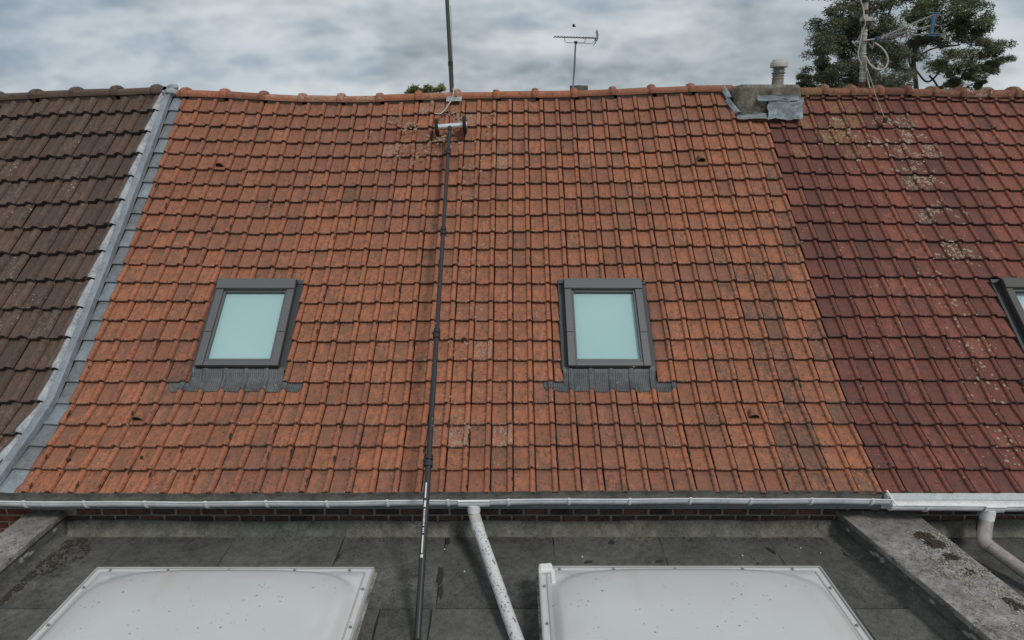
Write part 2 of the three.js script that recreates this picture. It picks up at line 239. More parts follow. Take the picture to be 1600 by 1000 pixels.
const brickMats = [[0.11, 0.056, 0.044], [0.075, 0.044, 0.037], [0.058, 0.04, 0.035], [0.12, 0.062, 0.047], [0.05, 0.037, 0.034]].map((c, i) => { const m = felt(80 + i, c, 0.9, 2.2); return m; });
const brickRed = [[0.23, 0.066, 0.038], [0.20, 0.058, 0.036], [0.16, 0.052, 0.036]].map((c, i) => felt(90 + i, c, 0.8, 2.2));
const matJoint = felt(88, [0.27, 0.255, 0.225], 0.7, 2), matJointPale = felt(89, [0.36, 0.33, 0.27], 0.5, 2), matPlainBrick = felt(95, [0.12, 0.055, 0.04], 0.9, 0.6);

// ---------------------------------------------------------------- ground
const FLAT = 3.0;
{ const g = new THREE.PlaneGeometry(400, 400, 1, 1).rotateX(-Math.PI / 2); const uv = g.attributes.uv; for (let i = 0; i < uv.count; i++) uv.setXY(i, uv.getX(i) * 130, uv.getY(i) * 130); const o = mesh('ground', g, felt(99, [0.055, 0.07, 0.035], 0.8), scene); tag(o, 'rough grassy ground around the houses', null, null, 'structure'); }

// ---------------------------------------------------------------- the three houses
const WALLF = 5.80, WALLTOP = CY - 3.15;
const house = thing('terraced_house', 'terraced house with worn orange clay tile roof and two grey roof windows', 'house');
const houseL = thing('terraced_house', 'terraced house with dark brown interlocking tile roof beyond the zinc strip', 'house');
const houseR = thing('terraced_house', 'terraced house with deep red lichen-spotted tile roof beside the stub chimney', 'house');
function wallOf(h, x0, x1, joint, yLow, mats, brickX0, brickX1, courses, y0) {
  const w = mesh('wall', boxUV(box(x1 - x0, WALLTOP, 0.22, (x0 + x1) / 2, WALLTOP / 2, -WALLF - 0.107)), joint, h); mesh('wall', boxUV(box(x1 - x0, WALLTOP, 0.22, (x0 + x1) / 2, WALLTOP / 2, -13.55)), joint, h);
  const shapes = [0.215, 0.205].map((l) => boxUV(new RoundedBoxGeometry(l - 0.003, 0.054, 0.06, 1, 0.005)));
  for (let c = 0; c < courses; c++) for (let k = 0, x = brickX0 + (c % 2 ? 0.06 : 0.17) - 0.11; x < brickX1 - 0.1; k++, x += 0.228) {
    const b = mesh('brick', shapes[k % 2], mats[Math.floor(rnd() * mats.length)], w); b.position.set(x + 0.11 + R(-0.002, 0.002), y0 - c * 0.068, -WALLF - 0.017 + R(-0.003, 0.002)); b.rotation.set(0, R(-0.01, 0.01), R(-0.008, 0.008));
  }
  return w;
}
wallOf(house, -4.45, 3.30, matJoint, 0, brickMats, -4.05, 3.28, 4, CY - 3.215);
wallOf(houseL, -8.2, -4.455, matJointPale, 0, brickRed, -5.6, -4.47, 12, CY - 3.215);
wallOf(houseR, 3.305, 8.2, matJoint, 0, brickMats, 3.31, 5.4, 4, CY - 3.215);
for (const [h, x0, x1, m] of [[house, -4.45, 3.30, matZincDull], [houseL, -8.2, -4.455, matZincDull], [houseR, 3.305, 8.2, matWhite]])
  mesh('fascia_board', boxUV(box(x1 - x0, 0.15, 0.1, (x0 + x1) / 2, CY - 3.185 + 0.02, -5.71)), m, h);

// windows sit here (metres along the eaves)
const WIN = [[-3.19, 'left'], [0.568, 'right']], WW = 0.833, WV = 1.37, WH = 1.075, WIN3 = 5.33;
const holes = WIN.map(([x]) => ({ x0: x - 0.058, x1: x + WW + 0.058, v0: 5 * GA, v1: 10 * GA + 0.02 }));
const rowsMid = []; for (let i = 1; i <= 22; i++) rowsMid.push({ v: (22 - i) * GA, g: GA });
const roof = deck(-4.5, 3.31, sagMid, house);
const crusty = (x, v) => { const a = Math.exp(-(Math.pow((x + 1.05) / 0.55, 2) + Math.pow((v - 5.0) / 0.55, 2))), b = Math.exp(-Math.pow((x + 0.45) / 0.25, 2)) * 0.35; return Math.max(a, b); };
layTiles(roof, matOrange, {
  rows: rowsMid, kind: 'roll', W: 0.205, phase: 0.009, lap: 0.05, step: 0.036, thick: 0.033, lift: 0, sag: sagMid, holes: [...holes, { x0: 2.9, x1: 3.6, v0: 5.3, v1: 6 }],
  left: (v) => v < 0.1 ? -4.43 : v < 0.3 ? -4.42 : v < 0.6 ? -4.385 : -4.34, right: () => 3.292,
  pick: (x, v) => { const q = rnd(), r = rnd(), broad = fbm(x * 0.9 + 4, v * 0.8, 3, 301); if (q < crusty(x, v) * 0.3) return 48 + Math.floor(r * 8); if ((Math.abs(x - 2.68) < 0.11 && v < 2.5 && q < 0.75) || (x > 3.06 && v < 3.2 && q < 0.45) || (x > 2.3 && q < 0.08)) return 56 + Math.floor(r * 8); if (q > 0.95) return 40 + Math.floor(r * 8); if (q > 0.94) return 56 + Math.floor(r * 8); return Math.floor(r * 20) + (broad + (q - 0.5) * 0.35 > 0.5 ? 0 : 20); }
});
layRidge(roof, matOrange, -4.42, 2.9, 0.515, -4.42 - 0.39, sagMid, 0.115, 0.066, 0.42, (x) => x > -3.4 && x < -0.8 && rnd() < 0.6 ? 48 + Math.floor(rnd() * 8) : Math.floor(rnd() * 44), -0.055);
// hooded vent tiles
function hood() { const g = grid(12, 8, (a, b) => { const an = Math.PI * a, r = 0.05 * Math.pow(Math.sin(Math.PI / 2 * (1 - b * 0.96)), 0.6); return V(-Math.cos(an) * r, b * 0.12, Math.sin(an) * r * 1.3); }, (a, b) => [a / 8 * 0.9 + 0.005, b / 8 * 0.9 + 0.005]); const inner = grid(12, 2, (a, b) => { const an = Math.PI * (1 - a), r = 0.044; return V(-Math.cos(an) * r, b * 0.05, Math.sin(an) * r * 1.3); }); const hole = new THREE.CircleGeometry(0.045, 14, 0, Math.PI).rotateX(Math.PI / 2).scale(1, 1, 1.3).translate(0, 0.012, 0); return [join([g, inner]), hole]; }
const hg = hood();
for (const [px, v] of [[344, 17.2 * GA], [1098, 17.2 * GA], [1184, 3.25 * GA], [210, 3.2 * GA]]) {
  const q = profile(v), z = q[0] * CP - q[1] * SP, x = (px - 800) / 1100 * z, m = roofFrame(Math.round((x - 0.009 - 0.07) / 0.205) * 0.205 + 0.009 + 0.072, v, GA, sagMid, -0.008);
  place(mesh('vent_hood', hg[0], matOrange, roof), m); place(mesh('vent_opening', hg[1], matHoodShade, roof), m);  // near-black disc painted in place of the shade inside the hood
}
// --------------------------------------------- left house: dark brown tiles with a bold wave
const GD = 0.375, rowsDark = [{ v: 0.0, g: 0.235 }]; for (let k = 0; k < 14; k++) rowsDark.push({ v: 0.235 + k * GD, g: GD });
const roofL = deck(-8.2, -4.5, sagLeft, houseL);
layTiles(roofL, matDark, { rows: rowsDark, kind: 'wave', W: 0.212, phase: -4.62, lap: 0.06, step: 0.05, thick: 0.046, lift: 0.018, sag: sagLeft, left: () => -8.1, right: () => -4.6, pick: () => { const q = rnd(), r = rnd(); return q > 0.8 ? 40 + Math.floor(r * 8) : q > 0.66 ? 56 + Math.floor(r * 8) : q > 0.6 ? 48 + Math.floor(r * 8) : Math.floor(r * 40); } });
layRidge(roofL, matDark, -8.1, -4.6, 0.535, -4.665 - 0.535 * 7, sagLeft, 0.12, 0.072, 0.42, () => Math.floor(rnd() * 56), -0.035);
// --------------------------------------------- right house: deep red tiles
const rowsRed = []; for (let i = 0; i < 4; i++) rowsRed.push({ v: i * GA, g: GA }); for (let k = 0; k < 18; k++) rowsRed.push({ v: KV + k * 0.2572, g: 0.2572 });
const roofR = deck(3.31, 8.2, sagRight, houseR);
const yel = (x, v) => Math.exp(-(Math.pow((x - 4.35) / 0.42, 2) + Math.pow((v - 4.7) / 0.5, 2)));
const trail = (x, v) => { const c = 4.95 - (v - 4.5) * 0.06; return v > 2.6 && v < 5 ? Math.exp(-Math.pow((x - c) / 0.28, 2)) : v <= 2.6 ? 0.75 * Math.exp(-Math.pow((x - 4.75) / 0.22, 2)) : 0; };
layTiles(roofR, matRed, {
  rows: rowsRed, kind: 'roll', W: 0.2075, phase: 3.296, lap: 0.05, step: 0.036, thick: 0.033, lift: 0.002, sag: sagRight, holes: [{ x0: WIN3 - 0.05, x1: WIN3 + WW + 0.06, v0: 1.35, v1: 2.5 }, { x0: 2.9, x1: 3.68, v0: 5.28, v1: 6 }], left: () => 3.296, right: () => 8.1,
  pick: (x, v) => { const q = rnd(), r = rnd(), broad = fbm(x * 2.2 + 4, v * 0.5, 3, 302) - 0.14 * Math.exp(-Math.pow((x - 3.45) / 0.3, 2)); if (q < yel(x, v) * 0.8) return 56 + Math.floor(r * 8); if (q < trail(x, v) * 0.25) return (v > 2.8 ? 48 : 40) + Math.floor(r * 8); if (q > 0.95) return 40 + Math.floor(r * 8); return Math.floor(r * 20) + (broad + (q - 0.5) * 0.25 > 0.49 ? 0 : 20); }
});
layRidge(roofR, matRed, 3.8, 8.1, 0.362, 3.8, sagRight, 0.125, 0.078, 0.42, () => { const q = rnd(); return q < 0.4 ? 56 + Math.floor(rnd() * 8) : q < 0.6 ? 48 + Math.floor(rnd() * 8) : Math.floor(rnd() * 40); }, -0.05);
mesh('repair_tile', boxUV(box(0.2, 0.075, 0.02, 0, 0, 0, 0.004)), std(0.42, 0.33, 0.17, 0.9), roofR).applyMatrix4(roofFrame(5.09 + 0.1, 1.12, GA, sagRight, 0.01));

// ---------------------------------------------------------------- roof windows
const matGlass = new THREE.MeshPhysicalMaterial({ color: new THREE.Color().setRGB(0.9, 0.96, 0.96), roughness: 0.03, transmission: 1, thickness: 0, ior: 1.85 });
const matBlind = std(0.53, 0.64, 0.645, 0.75), matSash = std(0.11, 0.115, 0.12, 0.5, { metalness: 0.25 }), matLining = std(0.5, 0.5, 0.48, 0.8);
const matCoverOld = std(0.06, 0.057, 0.052, 0.6);
function roofWindow(h, x, sag, old, label) {
  const w = new THREE.Group(); w.name = 'window'; h.add(w); tag(w, label);
  place(w, roofFrame(x, WV, WH, sag, 0.0));
  const cover = old ? matCoverOld : matAnthra, W = WW, H = WH, B = (n, a, m) => mesh(n, a, m, w);
  B('side_flashing', [box(0.062, H + 0.05, 0.03, -0.031, H / 2 + 0.01, -0.012)], matAnthraFlash); B('side_flashing', [box(0.062, H + 0.05, 0.03, W + 0.031, H / 2 + 0.01, -0.012)], matAnthraFlash);
  B('head_flashing', box(W + 0.13, 0.05, 0.03, W / 2, H + 0.022, 0.0), matAnthraFlash);
  B('frame', [box(0.03, H, 0.1, 0.015, H / 2, 0.01, 0.004), box(0.03, H, 0.1, W - 0.015, H / 2, 0.01, 0.004), box(W - 0.061, 0.03, 0.1, W / 2, H - 0.015, 0.01, 0.004), box(W - 0.061, 0.03, 0.09, W / 2, 0.015, 0.005, 0.004), box(W, H, 0.01, W / 2, H / 2, -0.09)], matAnthraDark);
  for (const s of [0, 1]) { const cx = s ? W - 0.0365 : 0.0365; B('side_cover', box(0.075, 0.40, 0.03, cx, 0.2, 0.068, 0.005), cover); B('side_cover', box(0.075, H - 0.115 - 0.404, 0.031, cx, 0.404 + (H - 0.115 - 0.404) / 2, 0.0685, 0.005), cover);
    B('screw', [new THREE.CylinderGeometry(0.005, 0.005, 0.004, 8).rotateX(Math.PI / 2).translate(cx, 0.33, 0.084), new THREE.CylinderGeometry(0.005, 0.005, 0.004, 8).rotateX(Math.PI / 2).translate(cx, 0.52, 0.085)], matSteel); }
  B('top_hood', [box(W + 0.012, 0.118, 0.045, W / 2, H - 0.064, 0.082, 0.009), box(W + 0.03, 0.022, 0.08, W / 2, H + 0.0, 0.06, 0.005)], cover);
  B('bottom_cover', [box(W - 0.150, 0.05, 0.03, W / 2, 0.03, 0.058, 0.006)], cover);
  B('sash', [box(0.02, H - 0.185, 0.03, 0.086, 0.057 + (H - 0.19) / 2, 0.05, 0.004), box(0.02, H - 0.185, 0.03, W - 0.086, 0.062 + (H - 0.19) / 2, 0.05, 0.004), box(W - 0.193, 0.03, 0.03, W / 2, 0.073, 0.049, 0.004), box(W - 0.193, 0.018, 0.03, W / 2, H - 0.134, 0.045, 0.004)], matSash);
  B('pane', box(W - 0.188, H - 0.22, 0.0001, W / 2, 0.085 + (H - 0.23) / 2, 0.042).translate(0, 0, 0), matGlass);
  B('blind', box(W - 0.18, H - 0.20, 0.004, W / 2, 0.08 + (H - 0.23) / 2, old ? -0.03 : 0.014), old ? std(0.62, 0.68, 0.74, 0.7) : matBlind);
  // pleated lead apron dressed over the tile row below
  const p0 = x - 0.25, p1 = x + W + 0.26, n = 560, cover2 = (X) => { const q = (((X - 0.009) % 0.205) + 0.205) % 0.205; for (let i = 1; i < SECTION.length; i++) if (q <= SECTION[i][0]) return Math.max(-0.003, mix(SECTION[i - 1][1], SECTION[i][1], (q - SECTION[i - 1][0]) / (SECTION[i][0] - SECTION[i - 1][0]))); return -0.003; };
  const g = grid(n, 8, (a, b) => { const X = mix(p0, p1, a), roll = cover2(X), ends = Math.min(sstep(0, 0.035, a), sstep(0, 0.035, 1 - a)); const lo = 1.125 + roll * 0.9 + 0.06 * (1 - ends) + 0.006 * Math.sin(X * 19), vv = mix(lo, X > x - 0.05 && X < x + W + 0.05 ? WV + 0.02 : 1.262, b); const base = -0.036 * (vv - 4 * GA - 0.0) / GA; return roofPoint(X, vv, (vv < 1.25 ? base : mix(base, 0.004, sstep(1.25, WV, vv))) + roll * mix(1.0, 0.45, sstep(1.22, 1.33, vv)) + 0.011 + 0.0032 * Math.sin(X * 2 * Math.PI / 0.019) * (b < 0.85 ? 1 : 0.1), sag); }, (a, b) => [a * 1.3, b * 0.25]);
  const ap = B('apron', g, old ? matBitumen : matApron); ap.applyMatrix4(w.matrix.clone().compose(w.position, w.quaternion, w.scale).invert());
  return w;
}
roofWindow(house, WIN[0][0], sagMid, false, 'roof window nearer the zinc strip'); roofWindow(house, WIN[1][0], sagMid, false, 'roof window nearer the stub chimney'); roofWindow(houseR, WIN3, sagRight, true, 'roof window with brownish black frame');

// ---------------------------------------------------------------- zinc strip between the dark and the orange roof
{ const t = thing('verge_flashing', 'grey zinc strip with stepped plates running up between brown and orange roofs', 'flashing');
  const cap = [[-4.470, 0.0], [-4.473, 0.06], [-4.48, 0.069], [-4.54, 0.074], [-4.548, 0.066], [-4.551, 0.02]];
  for (const [a, b] of [[-0.02, 1.02], [1.0, 2.95], [2.93, 4.2], [4.18, VR + 0.03]]) { const n = 8; const up = a > 0.9 ? 0.003 * (a > 2 ? 2 : 1) : 0; mesh('cap_strip', grid(n, cap.length - 1, (i, j) => { const c = cap[Math.round(j * (cap.length - 1))], v = mix(a, b, i); return roofPoint(c[0] - shift(v), v, c[1] + up + 0.004 + 0.002 * Math.sin(v * 9), sagMid); }, (i, j) => [mix(a, b, i), j * 0.3]), matZinc, t); }
  for (let i = 0; i < 22; i++) { const v = i * GA, lx = (q) => -4.335 - (q < 0.1 ? 0.09 : q < 0.3 ? 0.08 : q < 0.6 ? 0.045 : 0); mesh('step_plate', [grid(3, 1, (a, b) => roofPoint(mix(-4.472 - shift(v), lx(v) + 0.02, a), v + b * (Math.min(GA + 0.02, VR - v)), 0.006 - 0.028 * b - 0.012 * sstep(0.3, 1, a), sagMid), (a, b) => [a * 0.14, v + b * 0.25]), grid(3, 1, (a, b) => roofPoint(mix(-4.472 - shift(v), lx(v) + 0.02, a), v + 0.0005, 0.006 - 0.026 * (1 - b) - 0.012 * sstep(0.3, 1, a), sagMid))], i % 3 ? matZincDull : matZinc2, t); }
  for (const r of rowsDark) { const n = 10, v0 = r.v - 0.005, v1 = Math.min(r.v + r.g - 0.02, VR - 0.02); mesh('lead_dressing', grid(10, n, (a, b) => { const v = mix(v0, v1, b), out = -4.672 - 0.008 * Math.sin(b * 2.6 + r.v * 3) - 0.008 * noise(b * 4, r.v * 7, 6) + 0.022 * b, x = mix(out, -4.545, a) - shift(v), k = -0.036 * b; const bulge = 0.045 * Math.exp(-Math.pow((a - 0.45) / 0.3, 2)); return roofPoint(x, v, 0.018 + k + 0.012 + bulge + 0.02 * sstep(0.7, 1, a) + 0.006 * (noise(a * 4, b * 7 + r.v * 11, 3) - 0.5) - 0.016 * sstep(0.06, 0, b), sagLeft); }, (a, b) => [a * 0.2, r.v + b * 0.35]), matLead, t); }
  const e = roofPoint(-4.5, VR, 0.03, sagMid); mesh('ridge_saddle', [lump(0.10, 3).scale(1.0, 0.6, 1.3).translate(e.x, e.y - 0.03, e.z), lump(0.06, 8).scale(1.0, 0.8, 1).translate(e.x + 0.03, e.y + 0.035, e.z)], matLead, t);
}
function lump(r, seed) { const g = new THREE.SphereGeometry(r, 20, 14), p = g.attributes.position; for (let i = 0; i < p.count; i++) { const k = 0.75 + 0.5 * fbm(p.getX(i) / r * 2 + 5, p.getY(i) / r * 2 + p.getZ(i) / r * 1.7, 3, seed); p.setXYZ(i, p.getX(i) * k, p.getY(i) * k, p.getZ(i) * k); } g.computeVertexNormals(); return g; }
function shift(v) { return v < 1.0 ? 0.11 * Math.pow(1 - v, 1.3) : 0; }

// ---------------------------------------------------------------- gutters
function gutterTrough(x0, x1, y, f, r, wob, part) {
  const prof = []; for (let i = 0; i <= 14; i++) { const a = Math.PI * (1 + i / 14); prof.push([Math.cos(a) * r, Math.sin(a) * r]); }
  const inner = prof.slice().reverse().map(([a, b]) => [a * 0.95, b * 0.95]), lip = [[r * 1.0, 0.0], [r * 1.09, 0.004], [r * 1.1, 0.012], [r * 1.02, 0.014], [r * 0.94, 0.01]], ring = part === 'inside' ? [...inner, [-r * 0.95, 0.014], [-r * 1.02, 0.014]] : [[-r, 0.012], ...prof, ...lip], n = 40;
  return grid(ring.length - 1, n, (a, b) => { const q = ring[Math.round(a * (ring.length - 1))], x = mix(x0, x1, b); return V(x, y + q[1] + wob(x), -f + q[0]); }, (a, b) => [b * (x1 - x0), a * 0.4]);
}
const GY = CY - 3.083, GF = 5.58, wob1 = (x) => 0.010 * Math.sin(x * 0.8 + 0.5) + 0.003 * Math.sin(x * 5.1) + 0.004 * x * 0.6;
{ const t = thing('rain_gutter', 'long white half-round gutter under the orange tile eaves', 'gutter');
  mesh('trough', gutterTrough(-6.0, 3.30, GY, GF, 0.07, wob1), matPVC, t); mesh('trough_inside', gutterTrough(-6.0, 3.30, GY, GF, 0.07, wob1, 'inside'), matGrimeShade, t);
  for (let x = -5.3; x < 3.2; x += 0.527) { const g = new THREE.TorusGeometry(0.075, 0.006, 6, 12, Math.PI).rotateX(Math.PI).rotateY(Math.PI / 2).scale(2.6, 1, 1); mesh('bracket', [g.translate(x, GY + wob1(x), -GF), box(0.02, 0.012, 0.02, x, GY + 0.012 + wob1(x), -GF + 0.076)], matPVC, t); }
  mesh('end_cap', new THREE.CylinderGeometry(0.076, 0.076, 0.014, 20, 1, false, 0, Math.PI).rotateZ(-Math.PI / 2).translate(3.305, GY + wob1(3.3), -GF), matPVC, t);
  const ox = -0.335; mesh('outlet', [gutterTrough(ox - 0.135, ox + 0.14, GY - 0.004, GF, 0.078, wob1), new THREE.CylinderGeometry(0.057, 0.057, 0.07, 18).translate(ox, GY - 0.09, -GF + 0.02)], matPVC, t);
}
const wob2 = (x) => -0.012 * (x - 3.3) * (x < 4.3 ? 1 : 0) - (x >= 4.3 ? 0.012 : 0);
{ const t = thing('rain_gutter', 'deep white gutter with tall back board under the red tile eaves', 'gutter');
  mesh('trough', gutterTrough(3.31, 7.2, GY - 0.045, GF, 0.072, wob2), matPVC, t); mesh('trough_inside', gutterTrough(3.31, 7.2, GY - 0.045, GF, 0.072, wob2, 'inside'), matWhite, t);
  mesh('back_board', boxUV(box(3.88, 0.06, 0.012, 5.26, GY - 0.03, -GF - 0.066)), matWhite, t);
  mesh('end_stop', [rod(V(3.318, GY + 0.03, -GF - 0.06), V(3.345, GY - 0.04, -GF + 0.08), 0.009), new THREE.CylinderGeometry(0.076, 0.076, 0.014, 20, 1, false, 0, Math.PI).rotateZ(-Math.PI / 2).translate(3.318, GY - 0.045, -GF)], matPVC, t);
  for (let x = 3.62; x < 6.5; x += 0.6) mesh('bracket', [new THREE.TorusGeometry(0.077, 0.006, 6, 12, Math.PI).rotateX(Math.PI).rotateY(Math.PI / 2).scale(2.6, 1, 1).translate(x, GY - 0.045 + wob2(x), -GF)], matPVC, t);
  mesh('outlet', [gutterTrough(4.12, 4.30, GY - 0.05, GF, 0.08, wob2), new THREE.CylinderGeometry(0.06, 0.06, 0.1, 18).translate(4.19, GY - 0.15, -GF + 0.02)], matPVC, t);
}
{ // downpipes laid across the flat roof
  const pipeSpecks = stamps(512, 330, 29, 4.5, 15, 0.66, 0.25);
  const dots = tex(512, 512, (x, y) => { const u = x / 512, v = y / 512; let c = [0.60, 0.615, 0.62]; const k = pipeSpecks[y * 512 + x]; const k2 = noise(u * 12, v * 9, 31) * 0.25; c = c.map((z) => z * (1 - k2 * 0.35)); return c.map((z, i) => mix(z, [0.05, 0.047, 0.043][i], k)); });
  dots.repeat.set(4, 1);
  const matDots = new THREE.MeshStandardMaterial({ map: dots, roughness: 0.55 });
  const t = thing('downpipe', 'white downpipe speckled with black lichen lying over the felt between skylights', 'pipe');
  const a = V(-0.335, GY - 0.1, -GF + 0.02), k = V(-0.325, CY - 3.27, -5.53), e0 = onLevel(760, 862, CY - 3.36), e1 = onLevel(812, 1010, CY - 3.49), e2 = e1.clone().lerp(e0, -1.2);
  mesh('elbow', tube([a, V(a.x, a.y - 0.05, a.z), V(-0.33, CY - 3.245, -5.55), k.clone().lerp(e0, 0.28)], 0.052, 24, 20), matPVC2, t);
  mesh('pipe', tube([k.clone().lerp(e0, 0.22), e0, e1, V(e2.x, FLAT + 0.06, e2.z)], 0.049, 40, 20), matDots, t);
  mesh('pipe_collar', rod(k.clone().lerp(e0, 0.2), k.clone().lerp(e0, 0.34), 0.0545, 0.0545, 20), matDots, t);
  const t2 = thing('downpipe', 'brownish downpipe dropping behind the mossy parapet onto the far flat roof', 'pipe');
  const b = V(4.19, GY - 0.17, -GF + 0.02), c1 = onLevel(1536, 846, CY - 3.36), c2 = onLevel(1600, 893, CY - 3.44), c3 = c2.clone().lerp(c1, -0.8);
  mesh('elbow', tube([b, V(b.x, b.y - 0.07, b.z), c1.clone().lerp(b, 0.35), c1.clone().lerp(c2, 0.05), c1.clone().lerp(c2, 0.2)], 0.058, 24, 20), matBrown, t2);
  mesh('pipe', tube([c1.clone().lerp(c2, 0.1), c2, c3], 0.053, 20, 20), matBrown, t2);
}

// ---------------------------------------------------------------- flat roofs in front of the houses
const xL = (f) => -4.075, xR = (f) => mix(2.957, 3.30, (5.8 - f) / 1.75);
{ const t = thing('flat_roof_extension', 'flat roof of dark mineral felt sheets in front of the brick wall', 'flat roof');
  for (const g of [box(7.6, FLAT - 0.13, 0.25, -0.35, (FLAT - 0.13) / 2, -0.45), box(0.25, FLAT - 0.13, 5.0, -4.2, (FLAT - 0.13) / 2, -3.1), box(0.25, FLAT - 0.13, 5.0, 3.5, (FLAT - 0.13) / 2, -3.1)]) mesh('wall', boxUV(g), matPlainBrick, t);
  const base = mesh('deck', boxUV(box(8.0, 0.12, 5.5, -0.3, FLAT - 0.065, -3.0)), matBitumen, t);
  const seams = [-4.1, ...[205, 371, 541, 697, 863, 1027, 1197].map((px) => onLevel(px, 838, FLAT).x), 3.15], skew = [0, -0.02, 0.0, -0.03, 0.01, 0.0, 0.01, 0.02, 0.05];
  const sheet = (x0a, x0b, x1a, x1b, f0, f1, m, up) => { // four corners; slightly uneven
    const n = 6; const top = grid(n, n, (a, b) => V(mix(mix(x0a, x1a, a), mix(x0b, x1b, a), b) + 0.005 * Math.sin(b * 9 + x0a) + 0.008 * (noise(b * 5, x0a * 9 + (a > 0.5 ? 3 : 0), 7) - 0.5), FLAT + up + 0.004 * (noise(a * 3 + x0a, b * 3 + f0, 2) - 0.5), mix(-f0, -f1, 1 - b)), (a, b) => [mix(x0a, x1a, a), mix(f0, f1, 1 - b)]);
    const lip = grid(n, 1, (a, b) => V(mix(x0b, x1b, a) + 0.004 * Math.sin(9 + x0a), FLAT - 0.006 + (up + 0.006) * b + (b ? 0.004 * (noise(a * 3 + x0a, 3 + f0, 2) - 0.5) : 0), -f0)); return join([top, lip]); };
  for (let i = 0; i < seams.length - 1; i++) mesh('felt_sheet', sheet(seams[i] + 0.003, seams[i] + skew[i] + 0.003, seams[i + 1] - 0.003, seams[i + 1] + skew[i + 1] - 0.003, 4.709, 5.79, matFelt[i % 3], 0.0045 + 0.002 * (i % 3)), matFelt[(i * 2) % 3], t);
  const s2 = [-4.1, -2.75, -1.02, -0.62, 0.42, 1.5, 2.65, 3.42]; for (let i = 0; i < s2.length - 1; i++) mesh('felt_sheet', sheet(s2[i] + 0.006, s2[i] + 0.006, s2[i + 1] - 0.006, s2[i + 1] - 0.006, 3.6, 4.703, matFelt[i % 3], 0.004 + 0.0015 * (i % 2)), matFelt[(i * 2 + 1) % 3], t);
  for (let i = 0; i < s2.length - 1; i++) mesh('felt_sheet', sheet(s2[i] + 0.006, s2[i] + 0.006, s2[i + 1] - 0.006, s2[i + 1] - 0.006, 0.3, 3.588, matFelt[i % 3], 0.004 + 0.0015 * (i % 2)), matFelt[(i + 2) % 3], t);
  // upstand of grey felt against the wall
  const us = [-4.075, ...[228, 382, 543, 702, 862, 1023, 1184].map((px) => onLevel(px, 822, FLAT + 0.07).x), 2.99];
  for (let i = 0; i < us.length - 1; i++) { const h0 = 0.135 + R(-0.008, 0.012) - (i > 4 ? 0.0 : 0), q = [[0.028, h0 + 0.004], [0.042, h0], [0.05, 0.06], [0.085, 0.014], [0.1, 0.006]]; mesh('felt_upstand', grid(14, q.length - 1, (a, b) => { const c = q[Math.round(b * (q.length - 1))], x = mix(us[i] + 0.004, us[i + 1] + 0.004, a); return V(x, FLAT + c[1] + (c[1] > 0.1 ? 0.018 * (noise(x * 2.7, 1, 5) - 0.5) : 0), -WALLF + c[0] - 0.004 + 0.008 * (noise(x * 4, c[1] * 20, 4) - 0.5) + 0.002 * (i % 2)); }, (a, b) => [mix(us[i], us[i + 1], a), b * 0.2]), matFeltGrey[[2, 0, 1, 2, 0, 2, 0, 2][i % 8]], t); }
  const tar = (px, py, w, d, turn) => { const p = onLevel(px, py, FLAT + 0.01); const s = new THREE.Shape(); for (let k = 0; k < 22; k++) { const a = k / 22 * Math.PI * 2, r = 0.6 + 0.7 * noise(Math.cos(a) * 2 + px, Math.sin(a) * 2 + py, 3); s[k ? 'lineTo' : 'moveTo'](Math.cos(a) * w * r, Math.sin(a) * d * r); } mesh('tar_patch', new THREE.ExtrudeGeometry(s, { depth: 0.003, bevelEnabled: false }).rotateX(-Math.PI / 2).rotateY(turn).translate(p.x, p.y - 0.001, p.z), matBitumen, t); };
  tar(688, 900, 0.03, 0.12, 0.06); tar(689, 925, 0.018, 0.09, 0.05); tar(1325, 866, 0.035, 0.05, 0); tar(527, 872, 0.012, 0.07, -0.25); tar(1432, 943, 0.06, 0.05, 0.4); tar(700, 846, 0.02, 0.05, 0); tar(1205, 860, 0.018, 0.06, 0.4); tar(920, 878, 0.04, 0.02, 0.2); tar(1030, 877, 0.04, 0.02, 0.2); tar(956, 848, 0.035, 0.025, 0.1);
}
{ const t = thing('flat_roof_extension', 'dark neighbouring flat roof beyond the mossy parapet', 'flat roof');
  mesh('deck', boxUV(box(4.4, 0.12, 5.5, 5.75, FLAT - 0.065, -3.0)), matFelt[2], t);
  mesh('wall', boxUV(box(4.4, FLAT - 0.13, 0.25, 5.75, (FLAT - 0.13) / 2, -0.4)), matPlainBrick, t);
  for (const [a, b, m] of [[3.67, 4.25, 2], [4.26, 5.6, 0], [5.61, 7.0, 1]]) { const q = [[0.028, 0.14], [0.042, 0.135], [0.05, 0.06], [0.1, 0.006]]; mesh('felt_upstand', grid(12, 3, (i, j) => { const c = q[Math.round(j * 3)], x = mix(a, b, i); return V(x, FLAT + c[1] + (c[1] > 0.1 ? 0.03 * (noise(x * 3, 2, 5) - 0.5) : 0), -WALLF + c[0]); }, (i, j) => [mix(a, b, i), j * 0.2]), matFeltGrey[m], t); }
}
